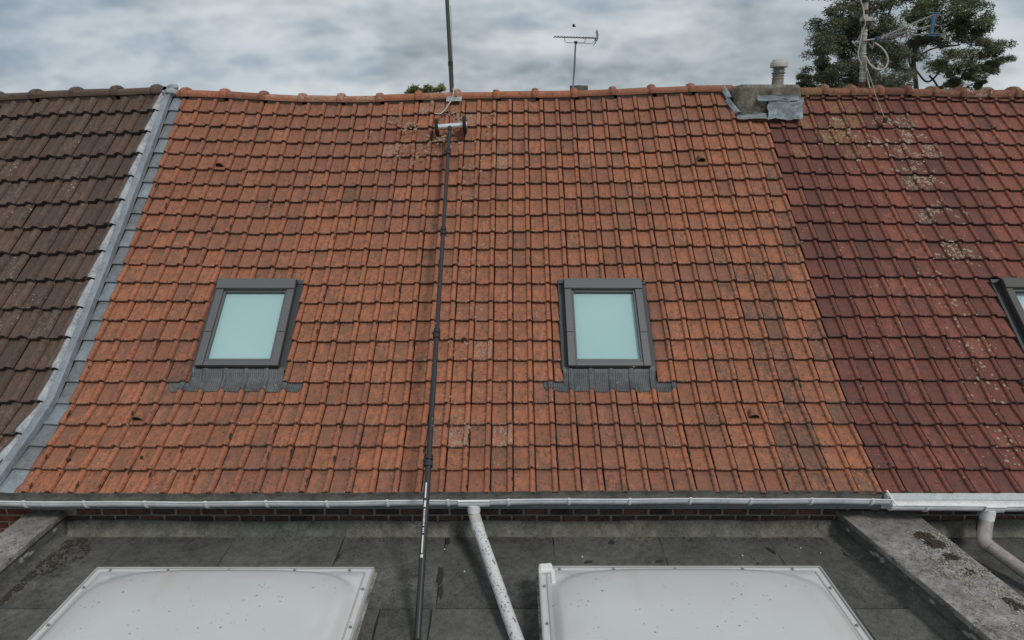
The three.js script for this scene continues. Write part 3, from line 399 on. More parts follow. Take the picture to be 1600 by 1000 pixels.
function parapet(label, left, right, top, n, f0, f1, m, inner) {
  const t = thing('parapet_wall', label, 'parapet');
  const s = (g0, g1, x0, x1, y0, y1, u) => { const sh = [[x0(g0), g0], [x1(g0), g0], [x1(g1), g1], [x0(g1), g1]]; const shape = new THREE.Shape(); sh.forEach(([x, g], i) => shape[i ? 'lineTo' : 'moveTo'](x, g)); return boxUV(new THREE.ExtrudeGeometry(shape, { depth: y1 - y0 - 2 * u, bevelEnabled: u > 0, bevelThickness: u, bevelSize: u, bevelOffset: -u, bevelSegments: 2 }).rotateX(-Math.PI / 2).translate(0, y0 + u, 0)); };
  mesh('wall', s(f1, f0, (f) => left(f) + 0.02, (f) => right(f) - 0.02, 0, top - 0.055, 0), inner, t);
  let f = f0; for (let i = 0; i < n.length; i++) { const e = n[i]; const c = mesh('coping_slab', s(e + 0.004, f - 0.004, left, right, top - 0.053, top + R(-0.003, 0.003), 0.007), m[i % m.length], t); f = e; }
  return t;
}
const PT = CY - 3.325;
const cant = (t, x0, x1, wd) => mesh('felt_upstand', grid(24, 5, (a, b) => { const f = mix(0.4, 5.7, a), e = [[0.01, 0.10], [0, 0.095], [0.02, 0.05], [0.4, 0.025], [0.8, 0.012], [1, 0.005]][Math.round(b * 5)]; const w = wd * (0.55 + 0.9 * Math.pow(clamp((f - 4.6) / 1.1), 2) + 0.3 * noise(f * 3, wd * 9, 2)); return V(x0(f) + (x1 ? 1 : -1) * (e[0] * w + 0.004), FLAT + e[1] + 0.006 * (noise(f * 4, b * 5, 3) - 0.5), -f); }, (a, b) => [a * 5.3, b * 0.25]), matFelt[1], t);
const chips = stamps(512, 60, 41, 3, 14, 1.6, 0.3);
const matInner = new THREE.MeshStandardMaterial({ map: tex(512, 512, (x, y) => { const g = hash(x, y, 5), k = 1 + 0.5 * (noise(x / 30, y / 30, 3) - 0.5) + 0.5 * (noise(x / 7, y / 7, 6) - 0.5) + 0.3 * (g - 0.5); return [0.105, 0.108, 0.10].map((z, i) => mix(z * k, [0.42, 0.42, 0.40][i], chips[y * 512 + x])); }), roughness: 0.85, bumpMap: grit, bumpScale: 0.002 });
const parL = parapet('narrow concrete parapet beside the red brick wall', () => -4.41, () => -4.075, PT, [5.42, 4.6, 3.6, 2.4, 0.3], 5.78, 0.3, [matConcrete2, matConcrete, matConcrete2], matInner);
const rL = (f) => mix(2.957, 3.268, (5.8 - f) / 1.75), rR = (f) => mix(3.66, 3.80, (5.8 - f) / 1.3);
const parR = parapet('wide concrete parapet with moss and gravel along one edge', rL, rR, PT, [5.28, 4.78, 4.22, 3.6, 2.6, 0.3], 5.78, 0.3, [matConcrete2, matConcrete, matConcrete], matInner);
cant(parL, () => -4.095, true, 0.07); cant(parR, (f) => rL(f) + 0.02, false, 0.11);
{ // gravel and moss on the parapet, litter on the felt
  const g = [], mg = []; const st = [0, 1, 2].map((k) => { const q = new THREE.IcosahedronGeometry(1, 0); const p = q.attributes.position; for (let i = 0; i < p.count; i++) { const h = 0.7 + 0.6 * hash(Math.round(p.getX(i) * 90), Math.round(p.getY(i) * 90) + Math.round(p.getZ(i) * 37), k); p.setXYZ(i, p.getX(i) * h, p.getY(i) * h * 0.6, p.getZ(i) * h); } q.computeVertexNormals(); return q; });
  const put = (arr, x, y, z, s) => { const q = st[Math.floor(rnd() * 3)].clone(); q.rotateY(R(0, 6)); q.scale(s, s, s); q.translate(x, y, z); arr.push(q); };
  for (let i = 0; i < 4200; i++) { const f = R(3.3, 5.45), e = 0.16 + 0.1 * noise(f * 3, 1, 3), k = Math.pow(rnd(), 0.8); const x = rR(f) - 0.008 - k * e * 1.6; if (noise(x * 14, f * 14, 9) + (1 - k) * 0.4 < 0.42 + 0.2 * rnd()) continue; put(g, x, PT + 0.002, -f, R(0.003, 0.011)); }
  tag(mesh('gravel', g.filter((_, i) => i % 2), std(0.33, 0.31, 0.26, 0.95), scene), 'pale lichen-covered gravel strewn along the wide parapet', 'gravel', null, 'stuff'); tag(mesh('grit', g.filter((_, i) => i % 2 === 0), std(0.17, 0.16, 0.14, 0.95), scene), 'darker grey grit mixed into the gravel on the wide parapet', 'grit', null, 'stuff');
  for (const [px, py, n, s] of [[1444, 838, 110, 0.08], [1462, 851, 150, 0.085], [1486, 870, 40, 0.06], [1512, 895, 16, 0.06], [1574, 940, 20, 0.05], [1592, 950, 30, 0.06]]) { const c = onLevel(px, py, PT); for (let i = 0; i < n; i++) { const a = R(0, 6.3), r = s * Math.sqrt(rnd()); put(mg, c.x + Math.cos(a) * r, PT + 0.004 + 0.016 * (1 - r / s), c.z + Math.sin(a) * r * 0.8, R(0.006, 0.013)); } }
  tag(mesh('moss', mg, std(0.042, 0.03, 0.02, 1), scene), 'brown cushions of dry moss on the wide parapet', 'moss', null, 'stuff');
  const lg = []; for (let i = 0; i < 620; i++) { const f = 5.66 - Math.pow(rnd(), 1.4) * 1.1, w = 0.05 + 0.28 * Math.exp(-Math.pow((f - 5.45) / 0.3, 2)), x = -4.05 + Math.pow(rnd(), 1.7) * w + (5.66 - f) * 0.02; put(lg, x, FLAT + 0.012, -f, 0.003 + 0.016 * Math.pow(rnd(), 3)); }
  for (let i = 0; i < 160; i++) put(lg, R(-3.8, 2.9), FLAT + 0.01, -R(4.7, 5.68), R(0.003, 0.008));
  for (let i = 0; i < 260; i++) { put(lg, R(-4.0, 2.9), FLAT + 0.011, -R(5.63, 5.7), R(0.003, 0.008)); }
  tag(mesh('litter', lg, std(0.045, 0.034, 0.025, 1), scene), 'dark moss crumbs and leaf litter in the corner of the felt roof', 'litter', null, 'stuff');
  const wg = []; for (const [px, py] of [[695, 860], [726, 895], [910, 872], [1048, 832], [1105, 834], [1251, 858], [1282, 866], [1160, 870], [60, 878], [110, 840]]) { const c = onLevel(px, py, FLAT); put(wg, c.x, FLAT + 0.012, c.z, R(0.005, 0.009)); }
  tag(mesh('paint_flakes', wg, std(0.62, 0.64, 0.62, 0.8), scene), 'white flakes scattered on the felt roof', 'flakes', null, 'stuff');
  // lichen rosettes growing across tiles and joints
  const rows = (list, v) => { let b = list[0]; for (const r of list) if (r.v <= v && r.v >= b.v) b = r; return b; };
  const skin = (list, W, ph, x, v, lift) => { const r = rows(list, v), q = ((x - ph) % W + W) % W * 0.205 / W; let z = -0.004; for (let i = 1; i < SECTION.length; i++) if (q <= SECTION[i][0]) { z = mix(SECTION[i - 1][1], SECTION[i][1], (q - SECTION[i - 1][0]) / (SECTION[i][0] - SECTION[i - 1][0])); break; } return z - 0.036 * (v - r.v) / r.g + lift; };
  const disc = [0, 1, 2, 3].map((k) => { const n = 9, p = [0, 0, 0.35], ix = []; for (let i = 0; i < n; i++) { const a = i / n * 6.283, r = 0.65 + 0.6 * hash(i, k, 7); p.push(Math.cos(a) * r, Math.sin(a) * r, -0.4); } for (let i = 0; i < n; i++) ix.push(0, 1 + i, 1 + (i + 1) % n); const g = new THREE.BufferGeometry(); g.setAttribute('position', new THREE.Float32BufferAttribute(p, 3)); g.setIndex(ix); g.computeVertexNormals(); return g; });
  const rosette = (arr, list, W, ph, sag, x, v, r, lift) => { const g = disc[Math.floor(rnd() * 4)].clone(); g.rotateZ(R(0, 6)); g.scale(r, r, 0.006); g.applyMatrix4(roofFrame(x, v, 0.1, sag, skin(list, W, ph, x, v, lift) + 0.002)); arr.push(g); };
  const gauss = () => rnd() + rnd() + rnd() - 1.5, pale = [], olive = [], greyL = [];
  for (let i = 0; i < 420; i++) { const v = R(2.7, 5.0), c = 4.95 - (v - 4.5) * 0.06, n = 1 + Math.floor(rnd() * 4), x0 = c + gauss() * 0.28, v0 = v; if (noise(x0 * 4, v0 * 4, 14) < 0.42 + 0.2 * rnd()) continue; for (let k = 0; k < n; k++) rosette(pale, rowsRed, 0.2075, 3.296, sagRight, x0 + gauss() * 0.03, v0 + gauss() * 0.03, R(0.006, 0.022), 0.002); }
  for (let i = 0; i < 300; i++) rosette(pale, rowsRed, 0.2075, 3.296, sagRight, R(3.6, 6.4), R(0.1, 5.3), R(0.004, 0.013) , 0.002);
  for (let i = 0; i < 90; i++) { const v = R(0.3, 2.6); rosette(pale, rowsRed, 0.2075, 3.296, sagRight, 4.72 + gauss() * 0.22, v, R(0.008, 0.024), 0.002); }
  for (let i = 0; i < 420; i++) { const x = 4.28 + gauss() * 0.5, v = 4.75 + gauss() * 0.55; if (noise(x * 5, v * 5, 24) < 0.5 || v > 5.3) continue; rosette(rnd() < 0.45 ? olive : pale, rowsRed, 0.2075, 3.296, sagRight, x, v, R(0.006, 0.024), 0.002); }
  for (let i = 0; i < 700; i++) { const x = -1.1 + gauss() * 0.75, v = 4.95 + gauss() * 0.6; if (noise(x * 4.5, v * 4.5, 34) < 0.52 || v > 5.38) continue; rosette(greyL, rowsMid, 0.205, 0.009, sagMid, x, v, R(0.006, 0.024), 0); }
  for (let i = 0; i < 260; i++) { const v = R(0.05, 4.4), x = -0.45 + gauss() * 0.3; if (noise(x * 4, v * 4, 44) < 0.5) continue; rosette(greyL, rowsMid, 0.205, 0.009, sagMid, x, v, R(0.005, 0.017), 0); }
  for (let i = 0; i < 240; i++) { const x = R(-4.2, 3.2), v = R(0.05, 5.2); if (WIN.some(([w]) => x > w - 0.1 && x < w + WW + 0.1 && v > 1.0 && v < 2.5)) continue; rosette(greyL, rowsMid, 0.205, 0.009, sagMid, x, v, R(0.003, 0.011), 0); }
  tag(mesh('lichen', pale, std(0.27, 0.235, 0.175, 1), scene), 'pale lichen rosettes scattered over the red tiles', 'lichen', null, 'stuff');
  tag(mesh('lichen', olive, std(0.20, 0.15, 0.05, 1), scene), 'olive yellow lichen on the red tiles below the chimney stub', 'lichen', null, 'stuff');
  tag(mesh('lichen', greyL, std(0.245, 0.175, 0.13, 1), scene), 'grey lichen spots scattered over the orange tiles', 'lichen', null, 'stuff');
  // moss plugs in the joints between tiles
  const jm = []; const plug = (x, v, s, l, sag) => { for (let k = 0; k < 5; k++) { const q = st[k % 3].clone(); q.scale(s * R(0.6, 1), s * 1.2, s * l * R(0.5, 1)); q.applyMatrix4(roofFrame(x + R(-0.4, 0.4) * s, v + R(-0.8, 0.8) * s * l, GA, sag, 0.004).multiply(new THREE.Matrix4().makeRotationX(Math.PI / 2))); jm.push(q); } };
  for (let i = 0; i < 150; i++) { const k = Math.floor(R(-21, 16)), v = Math.pow(rnd(), 1.5) * 4.2 + 0.03; const x = 0.009 + k * 0.205; if (WIN.some(([w]) => x > w - 0.1 && x < w + WW + 0.1 && v > 1.0 && v < 2.5)) continue; plug(x - 0.004, v, R(0.006, 0.013), R(1.5, 3.2), sagMid); }
  for (let i = 0; i < 26; i++) plug(3.296 + Math.floor(R(1, 9)) * 0.2075 - 0.004, R(0.03, 1.4), R(0.005, 0.01), R(1.5, 3.5), sagRight);
  for (const [x, v, s] of [[-0.5, 6.98 * GA, 0.024], [-4.08, 1.42 * GA, 0.02], [-3.42, 1.52 * GA, 0.016]]) plug(x, v, s, 0.9, sagMid);
  tag(mesh('joint_moss', jm, std(0.028, 0.022, 0.016, 1), scene), 'small dark moss plugs in the joints of the tiles', 'moss', null, 'stuff');
}

// ---------------------------------------------------------------- skylights
function skylight(x0, x1, f0, f1, label, extra) {
  const y = CY - 3.31, t = thing('skylight', label, 'skylight', 'skylights on the flat roof'), w = x1 - x0, d = f0 - f1, cx = (x0 + x1) / 2, cz = -(f0 + f1) / 2;
  mesh('kerb', [boxUV(box(w - 0.1, y - FLAT - 0.03, d - 0.1, cx, (y - 0.03 + FLAT) / 2, cz))], matFeltGrey[2], t);
  mesh('kerb_rail', [box(w + 0.03, 0.02, d + 0.03, cx, y - 0.055, cz, 0.004)], matConcrete, t);
  mesh('frame', [box(0.055, 0.035, d, x0 + 0.0275, y - 0.02, cz, 0.006), box(0.055, 0.035, d, x1 - 0.0275, y - 0.02, cz, 0.006), box(w - 0.11, 0.034, 0.05, cx, y - 0.02, -f0 + 0.025, 0.006), box(w - 0.11, 0.034, 0.05, cx, y - 0.02, -f1 - 0.025, 0.006)], matFrame, t);
  const dm = grid(72, 56, (a, b) => { const X = a * w, Z = b * d, e = Math.min(X, w - X, Z, d - Z), rr = Math.pow(Math.abs(2 * a - 1), 3.2) + Math.pow(Math.abs(2 * b - 1), 3.2); const h = 0.002 + 0.02 * sstep(0.055, 0.12, e) + 0.10 * Math.pow(Math.max(0, 1 - rr / 1.0), 0.62) * sstep(0.06, 0.14, e) + 0.004 * (noise(a * 5, b * 4, 21) - 0.5) * sstep(0.05, 0.2, e); return V(x0 + 0.004 + a * (w - 0.008), y + h, -f0 + 0.004 + b * (d - 0.008)); }, (a, b) => [a * w / 2.2, b * d / 2.2]);
  const rimBar = (q, hh, n) => mesh(n, [box(0.012, hh, d - 2 * q, x0 + q, y + hh / 2, cz, 0.003), box(0.012, hh, d - 2 * q, x1 - q, y + hh / 2, cz, 0.003), box(w - 2 * q, hh, 0.012, cx, y + hh / 2, -f0 + q, 0.003), box(w - 2 * q, hh, 0.012, cx, y + hh / 2, -f1 - q, 0.003)], matFrame, t);
  rimBar(0.008, 0.016, 'rim'); rimBar(0.066, 0.012, 'clamp_strip');
  flip(dm); mesh('dome', dm, matDome, t);
  const n = 5; for (let i = 0; i < n; i++) { const X = x0 + 0.15 + i * (w - 0.35) / (n - 1) + R(-0.04, 0.06); screw(X, y, -f0 + 0.035, t); }
  for (let i = 0; i < 4; i++) { screw(x0 + 0.04, y, -f0 + 0.25 + i * 0.42, t); screw(x1 - 0.04, y, -f0 + 0.27 + i * 0.42, t); }
  if (extra) extra(t, y);
}
function flip(g) { const ix = g.index.array; for (let i = 0; i < ix.length; i += 3) { const q = ix[i]; ix[i] = ix[i + 1]; ix[i + 1] = q; } g.computeVertexNormals(); }
function screw(x, y, z, t) { mesh('screw', [new THREE.CylinderGeometry(0.012, 0.013, 0.004, 12).translate(x, y + 0.005, z), new THREE.CylinderGeometry(0.006, 0.006, 0.012, 6).translate(x, y + 0.011, z)], matSteel, t); }
const matFrame = felt(76, [0.38, 0.38, 0.365], 0.6, 1, 0.5); matFrame.bumpScale = 0.0005;
const domeSpecks = stamps(1024, 520, 17, 0.8, 4.2, 1, 0.45);
const domeTex = tex(1024, 1024, (x, y) => { const u = x / 1024, v = y / 1024; let c = [0.53, 0.545, 0.555]; const cloud = fbm(u * 5, v * 5, 4, 3), g = hash(x, y, 8); c = c.map((z) => z * (0.94 + 0.12 * cloud + (g - 0.5) * 0.03)); const k = domeSpecks[y * 1024 + x]; c = c.map((z, i) => mix(z, [0.12, 0.115, 0.10][i], clamp(k))); const st = sstep(0.62, 0.8, fbm(u * 9 + 3, v * 3, 4, 77)) * 0.22; return c.map((z, i) => mix(z, [0.44, 0.40, 0.33][i], st)); });
const matDome = new THREE.MeshPhysicalMaterial({ map: domeTex, roughness: 0.3, clearcoat: 0.6, clearcoatRoughness: 0.12 });
skylight(-3.268, -1.08, 4.865, 3.15, 'milky white plastic skylight dome with dirty brown edge strip beside the narrow parapet', null);
skylight(0.205, 2.437, 4.88, 3.15, 'milky white plastic skylight dome with a lump of white sealant on its corner', (t, y) => {
  const g = new RoundedBoxGeometry(0.11, 0.05, 0.1, 4, 0.02); const p = g.attributes.position; for (let i = 0; i < p.count; i++) { const n = 0.8 + 0.4 * noise(p.getX(i) * 60 + 9, p.getZ(i) * 60 + p.getY(i) * 50, 2); p.setXYZ(i, p.getX(i) * n, p.getY(i) * n, p.getZ(i) * n); } g.computeVertexNormals();
  mesh('sealant', [g.translate(0.265, y + 0.02, -4.83), new RoundedBoxGeometry(0.035, 0.03, 0.17, 3, 0.012).translate(0.315, y + 0.012, -4.73)], std(0.66, 0.66, 0.64, 0.6), t);
});

// ---------------------------------------------------------------- stub chimney on the ridge
{ const t = new THREE.Group(); t.name = 'chimney'; house.add(t); tag(t, 'low rendered chimney stub patched with lead');
  const a = at(1196, 182, 9.42), x0 = 2.88, x1 = 3.72, w = x1 - x0, fF = 9.44, top = at(1196, 129, 9.55).y, h = top - (a.y - 0.25);
  const g = new RoundedBoxGeometry(w, h, 0.62, 8, 0.06); const p = g.attributes.position; for (let i = 0; i < p.count; i++) { const X = p.getX(i), Y = p.getY(i), Z = p.getZ(i); const n = fbm(X * 6 + 3, Y * 6 + Z * 5, 3, 7) - 0.5; p.setXYZ(i, X + n * 0.03, Y + n * 0.045 - (Y > 0 ? 0.06 * Math.pow(Math.abs(X / w * 2), 5) : 0), Z + n * 0.03); } g.computeVertexNormals();
  mesh('stack', boxUV(g).translate((x0 + x1) / 2, top - h / 2, -fF - 0.31), matRender, t);
  const zf = -fF + 0.02; const sheet = (n, xa, xb, ya, yb, amp, seed, m, lean = 0, wobE = 0.02) => mesh(n, grid(18, 14, (i, j) => V(mix(xa, xb, i) + wobE * (noise(j * 5, seed, 2) - 0.5), mix(ya, yb, j) + wobE * (noise(i * 5, seed, 3) - 0.5), zf + 0.012 + lean * (1 - j) * (1 - j) + amp * (fbm(i * 4 + seed, j * 4, 3, seed) - 0.3)), (i, j) => [i * 0.5, j * 0.3]), m, t);
  const y = (py) => at(1200, py, fF).y, X = (px) => (px - 800) / 1100 * 9.0;
  sheet('lead_sheet', X(1199), X(1253), y(186), y(153), 0.065, 3, matLeadBlue, 0.06, 0.04); sheet('lead_band', X(1183), X(1247), y(158), y(149), 0.02, 5, matLeadBlue, 0.02); sheet('lead_sheet', X(1152), X(1200), y(186), y(177), 0.03, 6, matZincDull, 0.06);
  for (const [pa, pb, qa, qb, k] of [[145, 167, 1135, 1142, 1], [166, 186, 1140, 1150, 2]]) mesh('lead_soaker', grid(8, 6, (i, j) => { const x = mix(X(mix(qa, qb, 1 - j)), X(mix(qa, qb, 1 - j)) + 0.09, i), v = mix(5.5 - 0.26 * k, 5.5 - 0.26 * (k - 1), j); return roofPoint(x, v, 0.02 + 0.05 * Math.sin(i * Math.PI) * 0.8 - 0.02 * j, sagMid); }, (i, j) => [i * 0.1, j * 0.25]), matLeadBlue, t);
}
{ // ventilation pipe behind it
  const b = at(1215, 128, 9.75), t = thing('vent_pipe', 'grey ribbed vent pipe with a pale cap standing on the chimney stub', 'vent', null, b.clone()); t.scale.set(1.12, 0.84, 1.12);
  const k = 9.2 / 1100; const st = []; for (let i = 0; i <= 40; i++) { const y = -0.06 + i / 40 * 0.30; st.push(new THREE.Vector2(0.066 + (y > 0.03 ? 0.007 * Math.sin(y * 150) : 0) - y * 0.02, y)); }
  mesh('pipe', new THREE.LatheGeometry(st, 24), felt(77, [0.27, 0.25, 0.22], 0.6, 1), t);
  mesh('band', [new THREE.TorusGeometry(0.07, 0.008, 6, 20).rotateX(Math.PI / 2 + 0.12).translate(0, 0.17, 0), new THREE.TorusGeometry(0.072, 0.008, 6, 20).rotateX(Math.PI / 2 - 0.1).translate(0, 0.13, 0)], matSteel, t);
  mesh('cap', new THREE.LatheGeometry([[0.06, 0.2], [0.098, 0.215], [0.1, 0.225], [0.099, 0.285], [0.094, 0.29], [0.082, 0.292], [0.08, 0.32], [0.074, 0.327], [0, 0.33]].map(([a, c]) => new THREE.Vector2(a, c)), 28), felt(78, [0.5, 0.48, 0.43], 0.4, 1), t);
}

// ---------------------------------------------------------------- telescopic pole with wheeled head
{ const head = at(703, 197, 9.2), foot = onLevel(651.5, 1010, FLAT + 0.02), dir = head.clone().sub(foot), t = thing('telescopic_pole', 'long black telescopic pole leaning up the orange roof on a wheeled head', 'pole');
  const L = dir.length(), u = dir.clone().normalize(), q = (k) => foot.clone().addScaledVector(dir, k), frac = (py) => { let lo = 0, hi = 1; for (let i = 0; i < 30; i++) { const m = (lo + hi) / 2, p = q(m), f = -p.z, up = p.y - CY, Y = f * SP + up * CP, Z = f * CP - up * SP; (500 - 1100 * Y / Z > py) ? lo = m : hi = m; } return lo; };
  const cuts = [0, frac(718), frac(520), frac(360), frac(236), 0.993], rad = [0.0255, 0.0235, 0.022, 0.0205, 0.0185];
  for (let i = 0; i < 5; i++) { mesh('tube_section', rod(q(cuts[i]), q(cuts[i + 1]), rad[i], rad[i], 18), matPole, t); if (i) mesh('clamp', [rod(q(cuts[i] - 0.011), q(cuts[i] - 0.003), rad[i - 1] + 0.011, rad[i - 1] + 0.011, 16), rod(q(cuts[i] - 0.001), q(cuts[i] + 0.007), rad[i - 1] + 0.011, rad[i - 1] + 0.009, 16), box(0.03, 0.02, 0.03, 0, 0, 0, 0.004).translate(...q(cuts[i]).add(V(-0.03, 0, 0.01)).toArray())], matBlack, t); }
  mesh('rubber_foot', rod(q(-0.004), q(0.008), 0.03, 0.028, 16), matRubber, t);
  const ax0 = at(684, 199, 9.2), ax1 = at(725, 195.5, 9.2); const axis = ax1.clone().sub(ax0).normalize();
  mesh('axle_bar', rod(ax0, ax1, 0.037, 0.037, 20), matAlu, t);
  for (const [c, s] of [[ax0, -1], [ax1, 1]]) { const w = mesh('wheel', [new THREE.CylinderGeometry(0.102, 0.102, 0.04, 32), new THREE.TorusGeometry(0.095, 0.02, 10, 32).rotateX(Math.PI / 2)], matRubber, t); w.position.copy(c).addScaledVector(axis, s * 0.01); w.quaternion.setFromUnitVectors(V(0, 1, 0), axis); const hub = mesh('hub', new THREE.CylinderGeometry(0.045, 0.05, 0.056, 20), matAlu, w); }
  mesh('head_joint', [rod(q(0.985), q(1.0), 0.026, 0.02, 14), new THREE.SphereGeometry(0.03, 14, 10).translate(...q(0.994).toArray())], matBlack, t);
  // pale printing along the lowest tube: a bar, two blocks of small letters and a long strip
  const face = at(668, 800, 5).sub(q(0.2)); const toCam = V(0, CY, 0).sub(q(frac(820))).normalize(), side = u.clone().cross(toCam).normalize(), out = side.clone().cross(u).normalize();
  const strip = (py0, py1, w, off = 0.004) => { const a = frac(py0), b = frac(py1), m = (a + b) / 2, l = Math.abs(b - a) * L; const g = new THREE.CylinderGeometry(rad[0] + 0.0008, rad[0] + 0.0008, l, 8, 1, true, -w / rad[0] / 2, w / rad[0]); const B = new THREE.Matrix4().makeBasis(side.clone().negate().multiplyScalar(-1), u, out).setPosition(q(m)); return g.rotateY(-0.35).applyMatrix4(B); };
  const marks = [strip(756, 780, 0.012), strip(784, 794, 0.017), strip(838, 866, 0.011), strip(868, 873, 0.02)]; let yy = 797; const rm = mulberry(5); while (yy < 834) { const h = 1.2 + rm() * 1.2; marks.push(strip(yy, yy + h, 0.009 + rm() * 0.006)); yy += h + 0.9 + (rm() < 0.15 ? 2 : 0); }
  mesh('printed_marks', marks, std(0.62, 0.63, 0.65, 0.6), t);
}

// ---------------------------------------------------------------- masts, aerials, cables
const matMast = std(0.075, 0.075, 0.068, 0.55, { metalness: 0.2 }), matCable = std(0.42, 0.37, 0.32, 0.7), matCableDark = std(0.05, 0.05, 0.05, 0.7), matGalv = std(0.27, 0.26, 0.25, 0.6, { metalness: 0.3 }), matBlue = std(0.035, 0.14, 0.27, 0.55);
{ const b = at(706.5, 150, 9.86), top = at(698, -10, 9.86), d = top.clone().sub(b), t = thing('roof_mast', 'dark grey steel mast rising from the ridge above the wheeled pole head', 'mast');
  mesh('lower_tube', rod(b.clone().addScaledVector(d, -0.2), b.clone().addScaledVector(d, 0.32), 0.029, 0.029, 18), matMast, t); mesh('upper_tube', rod(b.clone().addScaledVector(d, 0.32), b.clone().addScaledVector(d, 1.9), 0.026, 0.026, 18), matMast, t); mesh('joint_sleeve', rod(b.clone().addScaledVector(d, 0.3), b.clone().addScaledVector(d, 0.345), 0.032, 0.032, 18), matBlack, t); mesh('cap', rod(b.clone().addScaledVector(d, 1.9), b.clone().addScaledVector(d, 1.91), 0.03, 0.03, 18), matBlack, t);
  mesh('base_flashing', grid(10, 6, (i, j) => roofPoint(mix(-0.86, -0.66, i), mix(5.32, 5.46, j) + 0.02 * Math.abs(i - 0.5), 0.035 + 0.02 * (noise(i * 5, j * 5, 8) - 0.5), sagMid)), matLead, t);
  mesh('cable', tube([at(708, 138, 9.8), at(708.5, 146, 9.66), at(706, 154, 9.62), at(700, 165, 9.56), at(693, 174, 9.5), at(687, 178, 9.47), at(679, 177, 9.47)], 0.009, 40, 7), matCable, t);
  mesh('guy_wire', rod(at(704, 8, 9.86), at(709, 140, 9.8), 0.003, 0.003, 5), matCableDark, t);
}
{ // small aerial on a chimney behind the ridge
  const F = 11.3, c = at(907, 133, F), t = thing('chimney_stack', 'square mortar-topped chimney peeping over the ridge beside the slim aerial', 'chimney', null, V(c.x, c.y - 1.5, c.z));
  const g = new RoundedBoxGeometry(0.21, 1.5, 0.24, 3, 0.012); mesh('shaft', boxUV(g).translate(0, 0.74, 0), felt(79, [0.13, 0.12, 0.10], 0.9, 2), t); mesh('crown', new THREE.SphereGeometry(0.09, 16, 8, 0, 6.3, 0, 1.6).scale(1, 0.35, 1).translate(-0.02, 1.47, 0), felt(87, [0.2, 0.13, 0.08], 0.8, 2), t);
  const a = thing('aerial', 'slim television aerial with comb boom on a thin leaning mast', 'aerial'); const m0 = at(894, 145, F - 0.15), m1 = at(899.5, 66, F - 0.15);
  mesh('mast', rod(m0.clone().add(V(-0.01, -0.5, 0)), m1, 0.014, 0.012, 10), matGalv, a); mesh('clamp', [box(0.045, 0.03, 0.05, m1.x, m1.y, m1.z, 0.006), box(0.03, 0.07, 0.05, m0.x - 0.02, m0.y + 0.07, m0.z, 0.006)], matBlack, a);
  const b0 = at(866, 57.5, F - 0.15), b1 = at(935, 59.5, F - 0.15), bp = (k) => b0.clone().lerp(b1, k);
  mesh('boom', [rod(b0, b1, 0.007, 0.007, 8), rod(bp(0.62), bp(0.97), 0.011, 0.011, 8)], matGalv, a);
  mesh('cradle', tube([bp(0.24), bp(0.24).add(V(0, -0.045, 0)), bp(0.27).add(V(0, -0.07, 0)), bp(0.48).add(V(0, -0.07, 0)), bp(0.67).add(V(0, -0.072, 0)), bp(0.70).add(V(0, -0.05, 0)), bp(0.70)], 0.005, 40, 6), matGalv, a);
  for (let i = 0; i < 13; i++) { const p = bp(0.01 + i * 0.069); mesh('element', [rod(p.clone().add(V(-0.012, 0, -0.09)), p.clone().add(V(0.012, 0, 0.09)), 0.006, 0.006, 6), new THREE.SphereGeometry(0.011, 8, 6).translate(p.x, p.y, p.z)], matGalv, a); }
  const rc = bp(0.985); for (const s of [-1, 1]) { const e = rc.clone().add(V(s > 0 ? -0.02 : -0.05, s * (s > 0 ? 0.1 : 0.09), 0)); const bars = []; for (const z of [-0.1, -0.03, 0.04, 0.1]) bars.push(rod(rc.clone().add(V(0, 0.012 * s, z)), e.clone().add(V(0, 0, z * 1.05)), 0.0042, 0.0042, 5)); for (const k of [0.1, 0.4, 0.7, 1]) { const p = rc.clone().lerp(e, k); bars.push(rod(p.clone().add(V(0.003, 0, -0.105)), p.clone().add(V(-0.012, 0, 0.105)), 0.004, 0.004, 5)); } mesh('reflector', bars, matGalv, a); }
  mesh('dipole', box(0.02, 0.035, 0.03, bp(0.93).x, bp(0.93).y - 0.02, b0.z, 0.005), matBlack, a); mesh('cable', tube([bp(0.93).add(V(0, -0.03, 0)), bp(0.85).add(V(0, -0.08, 0.01)), bp(0.6).add(V(0, -0.075, 0.02)), m1.clone().add(V(0.015, -0.02, 0.015)), m1.clone().lerp(m0, 0.5).add(V(0.016, 0, 0.012)), m0], 0.004, 40, 5), matCableDark, a);
  const bd = at(897, 41, 40), birdO = thing('bird', 'tiny dark bird in flight above the slim aerial', 'bird', null, bd); const bg = new THREE.SphereGeometry(0.05, 10, 8).scale(2.1, 0.8, 0.8); mesh('body', bg, matBlack, birdO); for (const s of [-1, 1]) mesh('wing', grid(6, 2, (i, j) => V(-0.06 + 0.1 * j - 0.05 * i, 0.01 + 0.07 * Math.sin(i * 2.2) + 0.006 * (1 - j), s * i * 0.24)), matBlack, birdO);
}
